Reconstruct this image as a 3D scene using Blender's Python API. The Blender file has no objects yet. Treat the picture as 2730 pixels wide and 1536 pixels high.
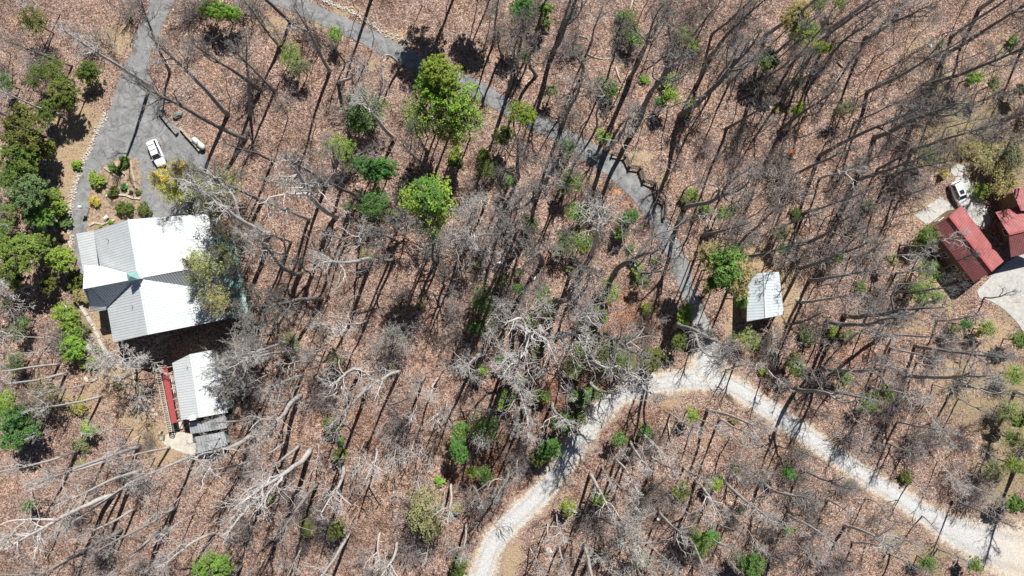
import bpy, bmesh, math, random
import numpy as np
from mathutils import Vector, Matrix, Quaternion
R = math.radians
random.seed(7)
rng = np.random.default_rng(7)
C = bpy.context.scene.collection
H, F, CX, CY = 120.0, 1800.0, 1365.0, 768.0

# ------------------------------------------------------------------ camera, sky, sun
cam = bpy.data.objects.new('camera', bpy.data.cameras.new('camera'))
C.objects.link(cam)
cam.location = (0, 0, H)
cam.rotation_euler = (0, 0, 0)
cam.data.sensor_width = 36
cam.data.lens = 36 * F / 2730
cam.data.clip_start = 1
cam.data.clip_end = 6000
bpy.context.scene.camera = cam

SUN_EL = R(50)
SUN_AZ = R(22)            # measured from image up (+Y) towards the right (+X)
sd = Vector((math.sin(SUN_AZ) * math.cos(SUN_EL), math.cos(SUN_AZ) * math.cos(SUN_EL), math.sin(SUN_EL)))
world = bpy.data.worlds.new('World')
bpy.context.scene.world = world
world.use_nodes = True
nt = world.node_tree
bg = nt.nodes['Background']
sky = nt.nodes.new('ShaderNodeTexSky')
sky.sky_type = 'NISHITA'
sky.sun_disc = False
sky.sun_elevation = SUN_EL
sky.sun_rotation = SUN_AZ
sky.altitude = 900
sky.air_density = 0.6
sky.dust_density = 0.3
nt.links.new(sky.outputs[0], bg.inputs[0])
bg.inputs[1].default_value = 0.05
sl = bpy.data.lights.new('sun', 'SUN')
sl.energy = 5.0
sl.angle = R(0.5)
sl.color = (1.0, 0.96, 0.9)
so = bpy.data.objects.new('sun', sl)
C.objects.link(so)
so.rotation_euler = sd.to_track_quat('Z', 'Y').to_euler()
so.location = (0, 0, 200)
vs = bpy.context.scene.view_settings
vs.view_transform = 'Standard'
vs.look = 'None'
vs.exposure = 0.52
vs.gamma = 1

# ------------------------------------------------------------------ helpers
def W(px, py, z=0.0):
    "photo point at height z -> place in the world"
    k = (H - z) / F
    return Vector(((px - CX) * k, (CY - py) * k, z))

def PX(v):
    k = F / (H - v[2])
    return CX + v[0] * k, CY - v[1] * k

class Mat:
    def __init__(self, name, rough=0.8, spec=0.2, metal=0.0):
        self.m = bpy.data.materials.new(name)
        self.m.use_nodes = True
        self.t = self.m.node_tree
        self.b = self.t.nodes['Principled BSDF']
        self.b.inputs['Roughness'].default_value = rough
        self.b.inputs['Specular IOR Level'].default_value = spec
        self.b.inputs['Metallic'].default_value = metal
    def n(self, kind, **kw):
        nd = self.t.nodes.new(kind)
        for k, v in kw.items():
            if k.startswith('i_'):
                nd.inputs[k[2:].replace('_', ' ')].default_value = v
            else:
                setattr(nd, k, v)
        return nd
    def l(self, a, b): self.t.links.new(a, b)
    def noise(self, scale, detail=4, rough=0.6, vec=None, dist=0.0):
        nd = self.n('ShaderNodeTexNoise')
        nd.inputs['Scale'].default_value = scale
        nd.inputs['Detail'].default_value = detail
        nd.inputs['Roughness'].default_value = rough
        nd.inputs['Distortion'].default_value = dist
        self.l(vec if vec else self.pos(), nd.inputs['Vector'])
        return nd.outputs['Fac']
    def pos(self):
        if not hasattr(self, '_p'):
            self._p = self.n('ShaderNodeNewGeometry').outputs['Position']
        return self._p
    def obj(self):
        if not hasattr(self, '_o'):
            self._o = self.n('ShaderNodeTexCoord').outputs['Object']
        return self._o
    def ramp(self, fac, stops, interp='LINEAR'):
        nd = self.n('ShaderNodeValToRGB')
        cr = nd.color_ramp
        cr.interpolation = interp
        while len(cr.elements) < len(stops): cr.elements.new(0.5)
        for e, (p, c) in zip(cr.elements, stops):
            e.position = p
            e.color = (*c, 1) if len(c) == 3 else c
        self.l(fac, nd.inputs[0])
        return nd.outputs[0]
    def mix(self, fac, a, b, mode='MIX'):
        nd = self.n('ShaderNodeMix', data_type='RGBA', blend_type=mode)
        for s, v in ((nd.inputs[0], fac), (nd.inputs[6], a), (nd.inputs[7], b)):
            if isinstance(v, (int, float)): s.default_value = v
            elif isinstance(v, tuple): s.default_value = (*v, 1)
            else: self.l(v, s)
        return nd.outputs[2]
    def math(self, op, a, b=0.0, clamp=False):
        nd = self.n('ShaderNodeMath', operation=op, use_clamp=clamp)
        for s, v in ((nd.inputs[0], a), (nd.inputs[1], b)):
            if isinstance(v, (int, float)): s.default_value = v
            else: self.l(v, s)
        return nd.outputs[0]
    def attr(self, name):
        nd = self.n('ShaderNodeAttribute', attribute_name=name)
        return nd
    def color(self, c):
        if isinstance(c, tuple): self.b.inputs['Base Color'].default_value = (*c, 1)
        else: self.l(c, self.b.inputs['Base Color'])
        return self
    def bump(self, h, strength=0.5, dist=0.1):
        nd = self.n('ShaderNodeBump')
        nd.inputs['Strength'].default_value = strength
        nd.inputs['Distance'].default_value = dist
        self.l(h, nd.inputs['Height'])
        self.l(nd.outputs[0], self.b.inputs['Normal'])
        return self

def flat(name, c, rough=0.7, spec=0.3, metal=0.0, var=0.25, scale=3.0):
    m = Mat(name, rough, spec, metal)
    n = m.noise(scale, 5, 0.65)
    lo = tuple(x * (1 - var) for x in c); hi = tuple(min(1, x * (1 + var)) for x in c)
    m.color(m.ramp(n, [(0.3, lo), (0.7, hi)]))
    return m.m

class MB:
    "mesh builder"
    def __init__(self): self.v = []; self.f = []
    def poly(self, pts):
        i = len(self.v); self.v += [tuple(p) for p in pts]; self.f.append(tuple(range(i, i + len(pts))))
    def prism(self, bot, top):
        i = len(self.v); n = len(bot)
        self.v += [tuple(p) for p in bot] + [tuple(p) for p in top]
        self.f.append(tuple(i + k for k in reversed(range(n))))
        self.f.append(tuple(i + n + k for k in range(n)))
        for k in range(n):
            a, b = k, (k + 1) % n
            self.f.append((i + a, i + b, i + n + b, i + n + a))
    def slab(self, top, th):
        "a plate with its upper face through the given points, th thick downwards"
        top = [Vector(p) for p in top]
        n = (top[1] - top[0]).cross(top[2] - top[0]).normalized()
        if n.z < 0: top = top[::-1]
        self.prism([p - Vector((0, 0, th)) for p in top], top)
    def box(self, c, s, rz=0.0, rx=0.0):
        c = Vector(c); m = Matrix.Rotation(rz, 3, 'Z') @ Matrix.Rotation(rx, 3, 'X')
        x, y, z = s[0] / 2, s[1] / 2, s[2] / 2
        q = [(-x, -y), (x, -y), (x, y), (-x, y)]
        self.prism([c + m @ Vector((a, b, -z)) for a, b in q], [c + m @ Vector((a, b, z)) for a, b in q])
    def beam(self, a, b, w, h):
        a = Vector(a); b = Vector(b); d = (b - a).normalized()
        s = d.cross(Vector((0, 0, 1)))
        if s.length < 1e-4: s = Vector((1, 0, 0))
        s.normalize(); u = s.cross(d)
        q = [(-w/2, -h/2), (w/2, -h/2), (w/2, h/2), (-w/2, h/2)]
        self.prism([a + s*i + u*j for i, j in q][::-1], [b + s*i + u*j for i, j in q][::-1])
    def tube(self, pts, rad, n=6, cap=True):
        i0 = len(self.v); pts = [Vector(p) for p in pts]; m = len(pts)
        ref = Vector((0.13, 0.97, 0.21))
        for k, p in enumerate(pts):
            d = (pts[min(k + 1, m - 1)] - pts[max(k - 1, 0)])
            d = d.normalized() if d.length > 1e-9 else Vector((0, 0, 1))
            s = d.cross(ref)
            if s.length < 0.05: s = d.cross(Vector((1, 0, 0)))
            s.normalize(); u = d.cross(s)
            r = rad[k]
            for j in range(n):
                a = 2 * math.pi * j / n
                q = p + s * (r * math.cos(a)) + u * (r * math.sin(a))
                self.v.append((q.x, q.y, q.z))
        for k in range(m - 1):
            for j in range(n):
                a = i0 + k*n + j; b = i0 + k*n + (j + 1) % n
                self.f.append((a, b, b + n, a + n))
        if cap:
            self.f.append(tuple(i0 + j for j in reversed(range(n))))
            self.f.append(tuple(i0 + (m-1)*n + j for j in range(n)))
    def ball(self, c, r, seg=10, rings=6, jit=0.0):
        i0 = len(self.v); c = Vector(c); r = r if hasattr(r, '__len__') else (r, r, r)
        for a in range(rings + 1):
            th = math.pi * a / rings
            for b in range(seg):
                ph = 2 * math.pi * b / seg; k = 1 + random.uniform(-jit, jit)
                self.v.append((c.x + r[0]*k*math.sin(th)*math.cos(ph), c.y + r[1]*k*math.sin(th)*math.sin(ph), c.z + r[2]*k*math.cos(th)))
        for a in range(rings):
            for b in range(seg):
                p = i0 + a*seg + b; q = i0 + a*seg + (b+1) % seg
                self.f.append((p, p + seg, q + seg, q))
    def mesh(self, name, mat, smooth=False):
        me = bpy.data.meshes.new(name)
        me.from_pydata(self.v, [], self.f)
        if smooth: me.polygons.foreach_set('use_smooth', [True] * len(me.polygons))
        me.materials.append(mat); me.update()
        return me
    def build(self, name, mat, parent=None, smooth=False, bevel=0.0):
        o = bpy.data.objects.new(name, self.mesh(name, mat, smooth))
        C.objects.link(o)
        if parent:
            o.parent = parent
            o.matrix_parent_inverse = parent_inv(parent)
        if bevel:
            md = o.modifiers.new('bevel', 'BEVEL'); md.width = bevel; md.segments = 2; md.limit_method = 'ANGLE'
        return o

def parent_inv(p):
    m = Matrix.LocRotScale(p.location, p.rotation_euler.to_quaternion() if p.rotation_mode != 'QUATERNION' else p.rotation_quaternion, p.scale)
    if p.parent: m = p.parent.matrix_parent_inverse.inverted() @ m if False else m
    return m.inverted()

def tag(o, label=None, cat=None, group=None, kind=None):
    if label: o['label'] = label
    if cat: o['category'] = cat
    if group: o['group'] = group
    if kind: o['kind'] = kind
    return o

def thing(name, loc, label, cat, group=None):
    o = bpy.data.objects.new(name, None)
    C.objects.link(o); o.location = loc; o.empty_display_size = 0.3
    return tag(o, label, cat, group)

def part(mb, name, mat, parent, smooth=False, bevel=0.0):
    "builds a part whose points are given in world space under an unrotated thing"
    inv = Vector(parent.location) if parent.parent is None else Vector((0, 0, 0))
    if parent.type == 'MESH' and parent.parent is not None: inv = Vector(parent.parent.location)
    mb.v = [(x - inv.x, y - inv.y, z - inv.z) for x, y, z in mb.v]
    o = bpy.data.objects.new(name, mb.mesh(name, mat, smooth))
    C.objects.link(o); o.parent = parent
    if bevel:
        md = o.modifiers.new('bevel', 'BEVEL'); md.width = bevel; md.segments = 2; md.limit_method = 'ANGLE'
    return o

# ------------------------------------------------------------------ traced layout of the place (photo pixels)
ASPHALT = [(660,-40,46),(720,-16,46),(780,8,44),(860,45,44),(950,85,44),(1040,130,44),(1120,172,44),(1200,205,44),(1270,237,44),
           (1350,285,42),(1425,325,44),(1490,356,45),(1559,398,46),(1600,425,48),(1643,455,50),(1702,512,50),(1745,573,48),(1787,649,46),(1820,725,42),
           (1834,780,40),(1862,843,40),(1878,896,46),(1885,925,54),(1889,940,60)]
DRIVE_L = [408,-30, 392,40, 365,85, 347,150, 325,190, 303,262, 285,310, 262,350, 250,385, 235,410, 218,455, 205,500, 195,550, 193,600, 197,640,
           203,680, 222,760, 240,800, 262,790, 262,700, 300,640, 480,600, 560,580, 575,520, 562,470, 556,425, 541,402, 500,365, 470,335, 436,303, 425,260, 399,205, 397,165, 400,150,
           417,105, 447,39, 475,-30]
GRAVEL = [(1270,1580,100),(1285,1530,94),(1305,1470,88),(1345,1410,84),(1395,1362,84),(1440,1318,86),(1485,1262,86),(1525,1205,84),(1565,1150,82),(1605,1095,80),
          (1655,1055,76),(1716,1030,74),(1788,1018,80),(1872,1012,84),(1940,1024,78),(2000,1058,74),(2066,1104,74),(2132,1148,76),(2200,1196,74),(2256,1236,72),
          (2330,1284,74),(2400,1326,74),(2460,1366,80),(2520,1402,100),(2590,1434,140),(2660,1460,190),(2760,1485,240),(2860,1500,260)]
ISLAND = [345,421, 316,425, 276,446, 258,470, 240,500, 236,560, 236,622, 262,612, 340,588, 383,580, 379,540, 375,510, 377,480, 372,450, 368,425]

def catmull(P, step):
    P = [np.array(p, float) for p in P]; out = []
    for i in range(len(P) - 1):
        p0 = P[max(i-1, 0)]; p1 = P[i]; p2 = P[i+1]; p3 = P[min(i+2, len(P)-1)]
        n = max(2, int(np.linalg.norm((p2 - p1)[:2]) / step))
        for k in range(n):
            t = k / n
            out.append(0.5*((2*p1) + (-p0+p2)*t + (2*p0-5*p1+4*p2-p3)*t*t + (-p0+3*p1-3*p2+p3)*t**3))
    out.append(P[-1]); return np.array(out)

def pairs(L): return [(L[i], L[i+1]) for i in range(0, len(L), 2)]
SUNV = sd
asph = catmull(ASPHALT, 6); grav = catmull(GRAVEL, 6)

def inpoly(x, y, poly):
    c = False; n = len(poly); j = n - 1
    for i in range(n):
        if (poly[i][1] > y) != (poly[j][1] > y) and x < (poly[j][0]-poly[i][0])*(y-poly[i][1])/(poly[j][1]-poly[i][1]) + poly[i][0]: c = not c
        j = i
    return c
ROOF_KEEP = [  # areas where no filler tree may stand or lean over
    [(195,560),(600,545),(640,880),(300,940)], [(440,930),(600,930),(640,1240),(480,1250),(400,1100)],
    [(1980,715),(2100,715),(2110,900),(1970,910)], [(2480,560),(2570,520),(2730,520),(2730,760),(2600,800)], [(2500,480),(2600,450),(2640,600),(2500,640)],
    [(360,340),(460,340),(470,470),(360,460)], pairs(DRIVE_L), pairs(ISLAND)]
CURVE = [(1470,330),(1570,370),(1650,425),(1720,490),(1765,560),(1812,640),(1850,740),(1860,800),(1815,800),(1790,720),(1750,640),(1715,575),(1660,500),(1600,445),(1530,400),(1450,365)]
CAR_KEEP = [(2500,480),(2560,440),(2600,450),(2650,600),(2560,600)]
BUILD_FLAT = [W(400,740),(W(530,1050)),W(2035,800),W(2590,650),W(2700,640),W(2700,850),W(380,450),W(2550,520),W(420,300),W(350,150),W(2560,1480),W(430,1050),W(560,1200)]
keys = np.array([[(p[0]-CX)*H/F, (CY-p[1])*H/F] for p in list(asph[::2]) + list(grav[::2])] + [[b.x, b.y] for b in BUILD_FLAT])
krad = np.array([4.5]*(len(keys)-len(BUILD_FLAT)) + [17.0]*len(BUILD_FLAT))

def relief(x, y):
    "height of the forest floor: zero on roads and pads, gentle humps elsewhere"
    x = np.asarray(x, float); y = np.asarray(y, float)
    h = (0.55*np.sin(x*0.21 + 1.3*np.sin(y*0.13)) + 0.5*np.sin(y*0.27 + 1.1*np.sin(x*0.11 + 2)) + 0.22*np.sin(x*0.62 + y*0.41) + 0.16*np.sin(y*0.83 - x*0.37))
    d = np.full(x.shape, 1e9)
    for (kx, ky), r in zip(keys, krad):
        d = np.minimum(d, np.hypot(x-kx, y-ky) - r)
    m = np.clip(d/6.0, 0, 1); m = m*m*(3-2*m)
    return (h - 0.15)*m - 0.02*(1-m)*0
# height grid for fast lookups
GX = np.arange(-112, 113, 1.0); GY = np.arange(-72, 73, 1.0)
XX, YY = np.meshgrid(GX, GY)
HG = relief(XX, YY)
def gz(x, y):
    i = (x + 112); j = (y + 72)
    if not (0 <= i < len(GX)-1 and 0 <= j < len(GY)-1): return 0.0
    a, b = int(i), int(j); u, v = i-a, j-b
    return float(HG[b,a]*(1-u)*(1-v) + HG[b,a+1]*u*(1-v) + HG[b+1,a]*(1-u)*v + HG[b+1,a+1]*u*v)

# ------------------------------------------------------------------ materials of the setting
def m_ground():
    m = Mat('leaf litter', 0.95, 0.05)
    warp = m.n('ShaderNodeVectorMath', operation='ADD')
    wn = m.n('ShaderNodeTexNoise'); wn.inputs['Scale'].default_value = 1.5; wn.inputs['Detail'].default_value = 3
    m.l(m.pos(), wn.inputs['Vector']); m.l(m.pos(), warp.inputs[0])
    sc = m.n('ShaderNodeVectorMath', operation='SCALE'); sc.inputs['Scale'].default_value = 0.25
    m.l(wn.outputs['Color'], sc.inputs[0]); m.l(sc.outputs[0], warp.inputs[1])
    v = m.n('ShaderNodeTexVoronoi'); v.inputs['Scale'].default_value = 9.0; v.inputs['Randomness'].default_value = 1
    m.l(warp.outputs[0], v.inputs['Vector'])
    sep = m.n('ShaderNodeSeparateColor'); m.l(v.outputs['Color'], sep.inputs[0])
    leaf = m.ramp(sep.outputs[0], [(0.0,(0.055,0.040,0.036)),(0.22,(0.16,0.113,0.098)),(0.5,(0.31,0.228,0.197)),(0.75,(0.455,0.348,0.302)),(1.0,(0.68,0.55,0.48))])
    patch = m.noise(0.16, 6, 0.65)
    leaf = m.mix(m.ramp(patch, [(0.36,(0,0,0)),(0.66,(1,1,1))]), leaf, m.mix(1.0, leaf, (1.18,1.10,0.98), 'MULTIPLY'))
    fine = m.noise(2.2, 6, 0.72)
    leaf = m.mix(1.0, leaf, m.ramp(fine, [(0.36,(0.38,0.34,0.33)),(0.55,(1.08,1.05,1.04))]), 'MULTIPLY')
    mid = m.noise(0.42, 7, 0.72, dist=0.7)
    leaf = m.mix(1.0, leaf, m.ramp(mid, [(0.36,(0.56,0.51,0.50)),(0.50,(0.95,0.93,0.92)),(0.66,(1.10,1.10,1.09))]), 'MULTIPLY')
    # bare sand, grass and clay patches
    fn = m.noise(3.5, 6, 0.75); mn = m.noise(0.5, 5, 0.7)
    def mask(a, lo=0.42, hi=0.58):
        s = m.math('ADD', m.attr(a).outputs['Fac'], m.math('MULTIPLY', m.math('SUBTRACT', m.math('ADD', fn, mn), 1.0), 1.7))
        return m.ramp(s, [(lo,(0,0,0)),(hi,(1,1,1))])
    sand = m.ramp(fn, [(0.3,(0.26,0.185,0.115)),(0.55,(0.44,0.33,0.215)),(0.75,(0.60,0.48,0.34))])
    grass = m.ramp(fn, [(0.3,(0.12,0.098,0.055)),(0.52,(0.31,0.255,0.15)),(0.75,(0.48,0.40,0.27))])
    clay = m.ramp(fn, [(0.3,(0.40,0.19,0.09)),(0.7,(0.68,0.36,0.19))])
    col = m.mix(mask('sand'), leaf, sand)
    col = m.mix(mask('grass', 0.40, 0.66), col, grass)
    col = m.mix(mask('clay'), col, clay)
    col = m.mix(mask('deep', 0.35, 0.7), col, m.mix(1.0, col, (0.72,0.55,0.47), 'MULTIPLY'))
    m.color(col)
    hsum = m.math('ADD', m.math('MULTIPLY', v.outputs['Distance'], -0.6), m.math('MULTIPLY', fine, 1.6))
    m.bump(hsum, 0.9, 0.14)
    return m.m

def m_asphalt():
    m = Mat('weathered asphalt', 0.85, 0.2)
    a = m.noise(0.55, 6, 0.7, dist=0.8); b = m.noise(12, 4, 0.7); s = m.noise(2.5, 5, 0.7)
    col = m.ramp(a, [(0.3,(0.145,0.147,0.150)),(0.5,(0.225,0.228,0.23)),(0.72,(0.33,0.33,0.328))])
    col = m.mix(1.0, col, m.ramp(b, [(0.3,(0.8,0.8,0.8)),(0.7,(1.15,1.15,1.15))]), 'MULTIPLY')
    v = m.n('ShaderNodeTexVoronoi', feature='DISTANCE_TO_EDGE'); v.inputs['Scale'].default_value = 0.45
    wn = m.n('ShaderNodeTexNoise'); wn.inputs['Scale'].default_value = 0.8; wn.inputs['Detail'].default_value = 5
    m.l(m.pos(), wn.inputs['Vector'])
    ad = m.n('ShaderNodeVectorMath', operation='MULTIPLY_ADD'); m.l(wn.outputs['Color'], ad.inputs[0]); ad.inputs[1].default_value = (2.5,2.5,0); m.l(m.pos(), ad.inputs[2])
    m.l(ad.outputs[0], v.inputs['Vector'])
    col = m.mix(m.ramp(v.outputs['Distance'], [(0.0,(0.55,0.55,0.55)),(0.035,(0,0,0))]), col, (0.05,0.05,0.05))
    leafs = m.ramp(s, [(0.66,(0,0,0)),(0.72,(1,1,1))])
    col = m.mix(m.math('MULTIPLY', leafs, 0.55), col, (0.30,0.21,0.15))
    col = m.mix(m.ramp(m.math('ADD', m.attr('along').outputs['Fac'], m.math('MULTIPLY', m.math('SUBTRACT', s, 0.5), 0.12)), [(0.86,(0,0,0)),(0.985,(1,1,1))]), col, m.mix(b, (0.26,0.26,0.26), (0.50,0.495,0.48)))
    m.color(col); m.bump(b, 0.25, 0.03)
    return m.m

def m_gravel():
    m = Mat('crushed pale gravel', 0.9, 0.15)
    e = m.attr('edge').outputs['Fac']       # 0 at the rims, 1 at the crown of the road
    fn = m.noise(5, 6, 0.8); mn = m.noise(0.7, 6, 0.7, dist=0.6)
    core = m.ramp(fn, [(0.28,(0.23,0.23,0.23)),(0.48,(0.47,0.47,0.465)),(0.72,(0.70,0.695,0.68))])
    rim = m.ramp(fn, [(0.28,(0.23,0.17,0.11)),(0.5,(0.48,0.39,0.28)),(0.75,(0.68,0.58,0.44))])
    s = m.math('ADD', e, m.math('MULTIPLY', m.math('SUBTRACT', m.math('ADD', mn, fn), 1.0), 1.9))
    k = m.ramp(s, [(0.22,(0,0,0)),(0.6,(1,1,1))])
    col = m.mix(k, rim, core)
    tanf = m.ramp(m.math('ADD', m.attr('along').outputs['Fac'], m.math('MULTIPLY', m.math('SUBTRACT', mn, 0.5), 0.25)), [(0.87,(0,0,0)),(0.97,(0.8,0.8,0.8))])
    col = m.mix(tanf, col, m.ramp(fn, [(0.3,(0.42,0.31,0.20)),(0.7,(0.74,0.62,0.46))]))
    rut = m.ramp(m.math('ABSOLUTE', m.math('SUBTRACT', e, 0.62)), [(0.0,(0.83,0.83,0.84)),(0.16,(1,1,1))])
    col = m.mix(1.0, col, rut, 'MULTIPLY')
    lf = m.math('ADD', m.math('MULTIPLY', m.math('SUBTRACT', 0.42, e), 0.55), m.noise(1.6, 6, 0.8))
    col = m.mix(m.ramp(lf, [(0.56,(0,0,0)),(0.63,(1,1,1))]), col, m.ramp(m.noise(9, 3, .6), [(0.35,(0.12,0.08,0.06)),(0.65,(0.46,0.34,0.27))]))
    m.color(col); m.bump(fn, 0.6, 0.06)
    return m.m

M = {}
M['ground'] = m_ground(); M['asphalt'] = m_asphalt(); M['gravel'] = m_gravel()
def two(name, a, b, scale=4, rough=0.85, spec=0.15, bump=0.3, metal=0.0, lo=0.35, hi=0.65):
    m = Mat(name, rough, spec, metal); n = m.noise(scale, 6, 0.7)
    m.color(m.ramp(n, [(lo, a), (hi, b)])); m.bump(n, bump, 0.04); return m.m
M['mulch'] = two('pine straw and mulch', (0.13,0.085,0.058), (0.46,0.35,0.25), 2.2)
M['concrete'] = two('aged concrete', (0.36,0.355,0.335), (0.52,0.51,0.48), 1.2)
M['concrete2'] = two('tan concrete', (0.42,0.39,0.33), (0.58,0.54,0.46), 1.2)
M['stone'] = two('pale field stone', (0.30,0.27,0.23), (0.66,0.61,0.54), 5)
M['darkstone'] = two('dark grey stone', (0.13,0.12,0.11), (0.36,0.34,0.31), 5)  # grey stone, darker than the field stone
M['timber'] = two('weathered timber', (0.30,0.25,0.19), (0.55,0.48,0.39), 6)
M['rail'] = two('dark split rail wood', (0.10,0.085,0.07), (0.24,0.21,0.18), 6)
M['boards'] = two('brown boards', (0.20,0.12,0.08), (0.42,0.29,0.21), 5)
M['siding'] = two('green grey siding', (0.16,0.19,0.17), (0.24,0.27,0.24), 1)
M['logwall'] = two('brown log siding', (0.16,0.10,0.065), (0.30,0.20,0.13), 2)
M['white'] = flat('white paint', (0.78,0.78,0.76), 0.5, 0.4, var=0.05)
M['glass'] = flat('window glass', (0.03,0.04,0.05), 0.08, 0.6, var=0.1)
M['black'] = flat('black rubber', (0.02,0.02,0.02), 0.8, 0.2, var=0.2)
M['teal'] = flat('teal painted metal', (0.22,0.40,0.38), 0.5, 0.4, var=0.12)
M['greydeck'] = two('grey deck boards', (0.13,0.13,0.125), (0.24,0.24,0.23), 3)
M['chrome'] = flat('pale metal', (0.55,0.56,0.58), 0.35, 0.5, 0.6, var=0.1)
M['paint'] = Mat('white car paint', 0.22, 0.5).color((0.80,0.81,0.82)).m
M['lamp'] = flat('clear lamp lens', (0.6,0.6,0.58), 0.15, 0.6, var=0.1)
M['redlamp'] = flat('red lamp lens', (0.4,0.02,0.02), 0.2, 0.6, var=0.1)
M['orange'] = two('rust orange leaves', (0.35,0.10,0.03), (0.62,0.24,0.09), 3)
M['tankpaint'] = two('off white tank paint', (0.40,0.40,0.38), (0.66,0.66,0.64), 3, 0.5, 0.4)

def m_roof(name, c, d, period=0.42, seam=0.72, ang=0.0, blotch=0.06, rough=0.42):
    "standing seam sheet: ribs run along the local slope, ang is their heading on the plan"
    m = Mat(name, rough, 0.4, 0.0)
    sep = m.n('ShaderNodeSeparateXYZ'); m.l(m.pos(), sep.inputs[0])
    u = m.math('ADD', m.math('MULTIPLY', sep.outputs[0], -math.sin(ang)), m.math('MULTIPLY', sep.outputs[1], math.cos(ang)))
    fr = m.math('FRACT', m.math('DIVIDE', u, period))
    rib = m.ramp(m.math('ABSOLUTE', m.math('SUBTRACT', fr, 0.5)), [(0.0,(seam,)*3),(0.17,(seam,)*3),(0.21,(1,1,1)),(1.0,(1,1,1))])
    n = m.noise(0.5, 6, 0.7); n2 = m.noise(3, 5, 0.7)
    col = m.mix(m.ramp(n, [(0.35,(0,0,0)),(0.68,(1,1,1))]), c, d)
    col = m.mix(1.0, col, m.ramp(n2, [(0.3,(1-blotch,)*3),(0.7,(1,)*3)]), 'MULTIPLY')
    col = m.mix(1.0, col, rib, 'MULTIPLY')
    m.color(col)
    h = m.ramp(m.math('ABSOLUTE', m.math('SUBTRACT', fr, 0.5)), [(0.0,(1,1,1)),(0.10,(1,1,1)),(0.18,(0,0,0))])
    m.bump(h, 0.6, 0.05)
    return m.m

# ------------------------------------------------------------------ ground, roads, water-free setting
def build_ground():
    far = [130, 170, 240, 400, 800, 2000]
    gx = np.concatenate([[-f for f in far[::-1]], GX, far]); fy = [90, 130, 200, 400, 800, 2000]
    gy = np.concatenate([[-f for f in fy[::-1]], GY, fy])
    nx, ny = len(gx), len(gy)
    X, Y = np.meshgrid(gx, gy)
    Z = np.zeros_like(X)
    Z[6:6+len(GY), 6:6+len(GX)] = HG
    co = np.stack([X, Y, Z], -1).reshape(-1, 3)
    idx = np.arange(nx*ny).reshape(ny, nx)
    f = np.stack([idx[:-1,:-1], idx[:-1,1:], idx[1:,1:], idx[1:,:-1]], -1).reshape(-1, 4)
    me = bpy.data.meshes.new('ground')
    me.from_pydata(co.tolist(), [], f.tolist())
    me.polygons.foreach_set('use_smooth', [True]*len(me.polygons))
    px = CX + X*F/H; py = CY - Y*F/H
    def blob(L):
        a = np.zeros_like(X)
        for x, y, rx, ry, s in L:
            a = np.maximum(a, s*np.clip(1.15 - 0.75*np.hypot((px-x)/rx, (py-y)/ry), 0, 1))
        return a*a*(3-2*a) if False else a
    sand = blob([(190,430,60,140,1),(285,110,50,50,.7),(320,105,45,60,.8),(215,320,60,70,.9),(340,30,30,40,.5),(250,230,60,60,.6),(160,600,40,60,.8),(310,1010,90,70,.8),(280,860,60,60,.9),(200,1080,130,60,.6),
                 (380,1130,90,70,.7),(440,1180,60,60,1),(1930,660,90,60,.6),(2090,790,45,110,.95),(1990,690,90,50,.9),(1950,880,50,60,.6),(1990,790,60,70,.9),(2420,850,90,60,.6),(2650,880,60,60,.8),(2520,780,40,60,1),(2560,1010,80,70,.8),
                 (2620,1100,90,70,.7),(2470,560,70,60,.7),(2400,650,60,60,.4),(1700,420,60,30,.8),(1770,480,30,40,.6),(1790,620,14,50,.6),(1580,500,60,30,.6),(1750,30,60,40,.3),(730,60,60,30,.7),(860,60,60,30,.8),(920,30,60,20,.8),(1040,110,50,40,.7),(1010,170,60,30,.6),
                 (1130,100,40,30,.5),(1450,1270,60,30,.5),(1620,1080,50,40,.8),(1500,1280,40,60,.6),(1360,1490,40,60,1),(1480,340,60,40,.5),(2480,120,90,90,.5),(2500,230,80,60,.6),(2250,120,60,60,.3),(1880,970,60,30,.7),
                 (1840,800,26,60,.5),(2380,1340,60,30,.5),(2120,1180,60,20,.6),(2300,1230,40,16,.6),(2600,1400,90,60,.8),(560,90,50,40,.3),(2520,1210,60,60,.3),(1800,1075,70,16,.7),(20,1480,60,60,.0)])
    grass = blob([(2560,360,110,110,1),(2690,420,90,90,1),(2650,300,80,60,.7),(2500,260,60,60,.6),(2640,200,80,80,.5),(2690,120,60,90,.5),(2550,1060,110,70,.6),(2690,1100,90,160,1),(2660,1280,90,90,.9),(2480,160,80,70,.5),(240,300,50,70,.4),
                  (60,1110,80,60,.7),(200,1120,60,40,.4),(215,230,60,50,.3),(400,1040,40,60,.4),(1620,500,80,20,.3),(2480,1480,140,70,.5),(2380,1430,50,50,.6),(230,860,20,80,.8),(2700,830,60,60,.5)])
    clay = blob([(1612,494,16,7,1.1),(1640,512,14,6,1),(1665,540,10,10,.8),(2640,1420,60,30,.8),(2700,1500,60,60,.7),(2110,402,14,14,.7),(1950,800,10,50,.4),(2660,1480,60,30,.8),(1955,790,8,40,.8)])
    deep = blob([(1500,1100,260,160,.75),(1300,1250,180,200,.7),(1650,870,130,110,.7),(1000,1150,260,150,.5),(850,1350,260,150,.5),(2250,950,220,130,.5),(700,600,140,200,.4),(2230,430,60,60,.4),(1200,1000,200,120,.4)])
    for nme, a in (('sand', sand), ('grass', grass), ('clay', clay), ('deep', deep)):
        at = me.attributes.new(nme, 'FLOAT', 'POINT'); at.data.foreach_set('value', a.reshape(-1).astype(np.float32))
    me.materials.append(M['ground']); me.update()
    o = bpy.data.objects.new('ground', me); C.objects.link(o)
    tag(o, kind='structure')
build_ground()

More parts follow.
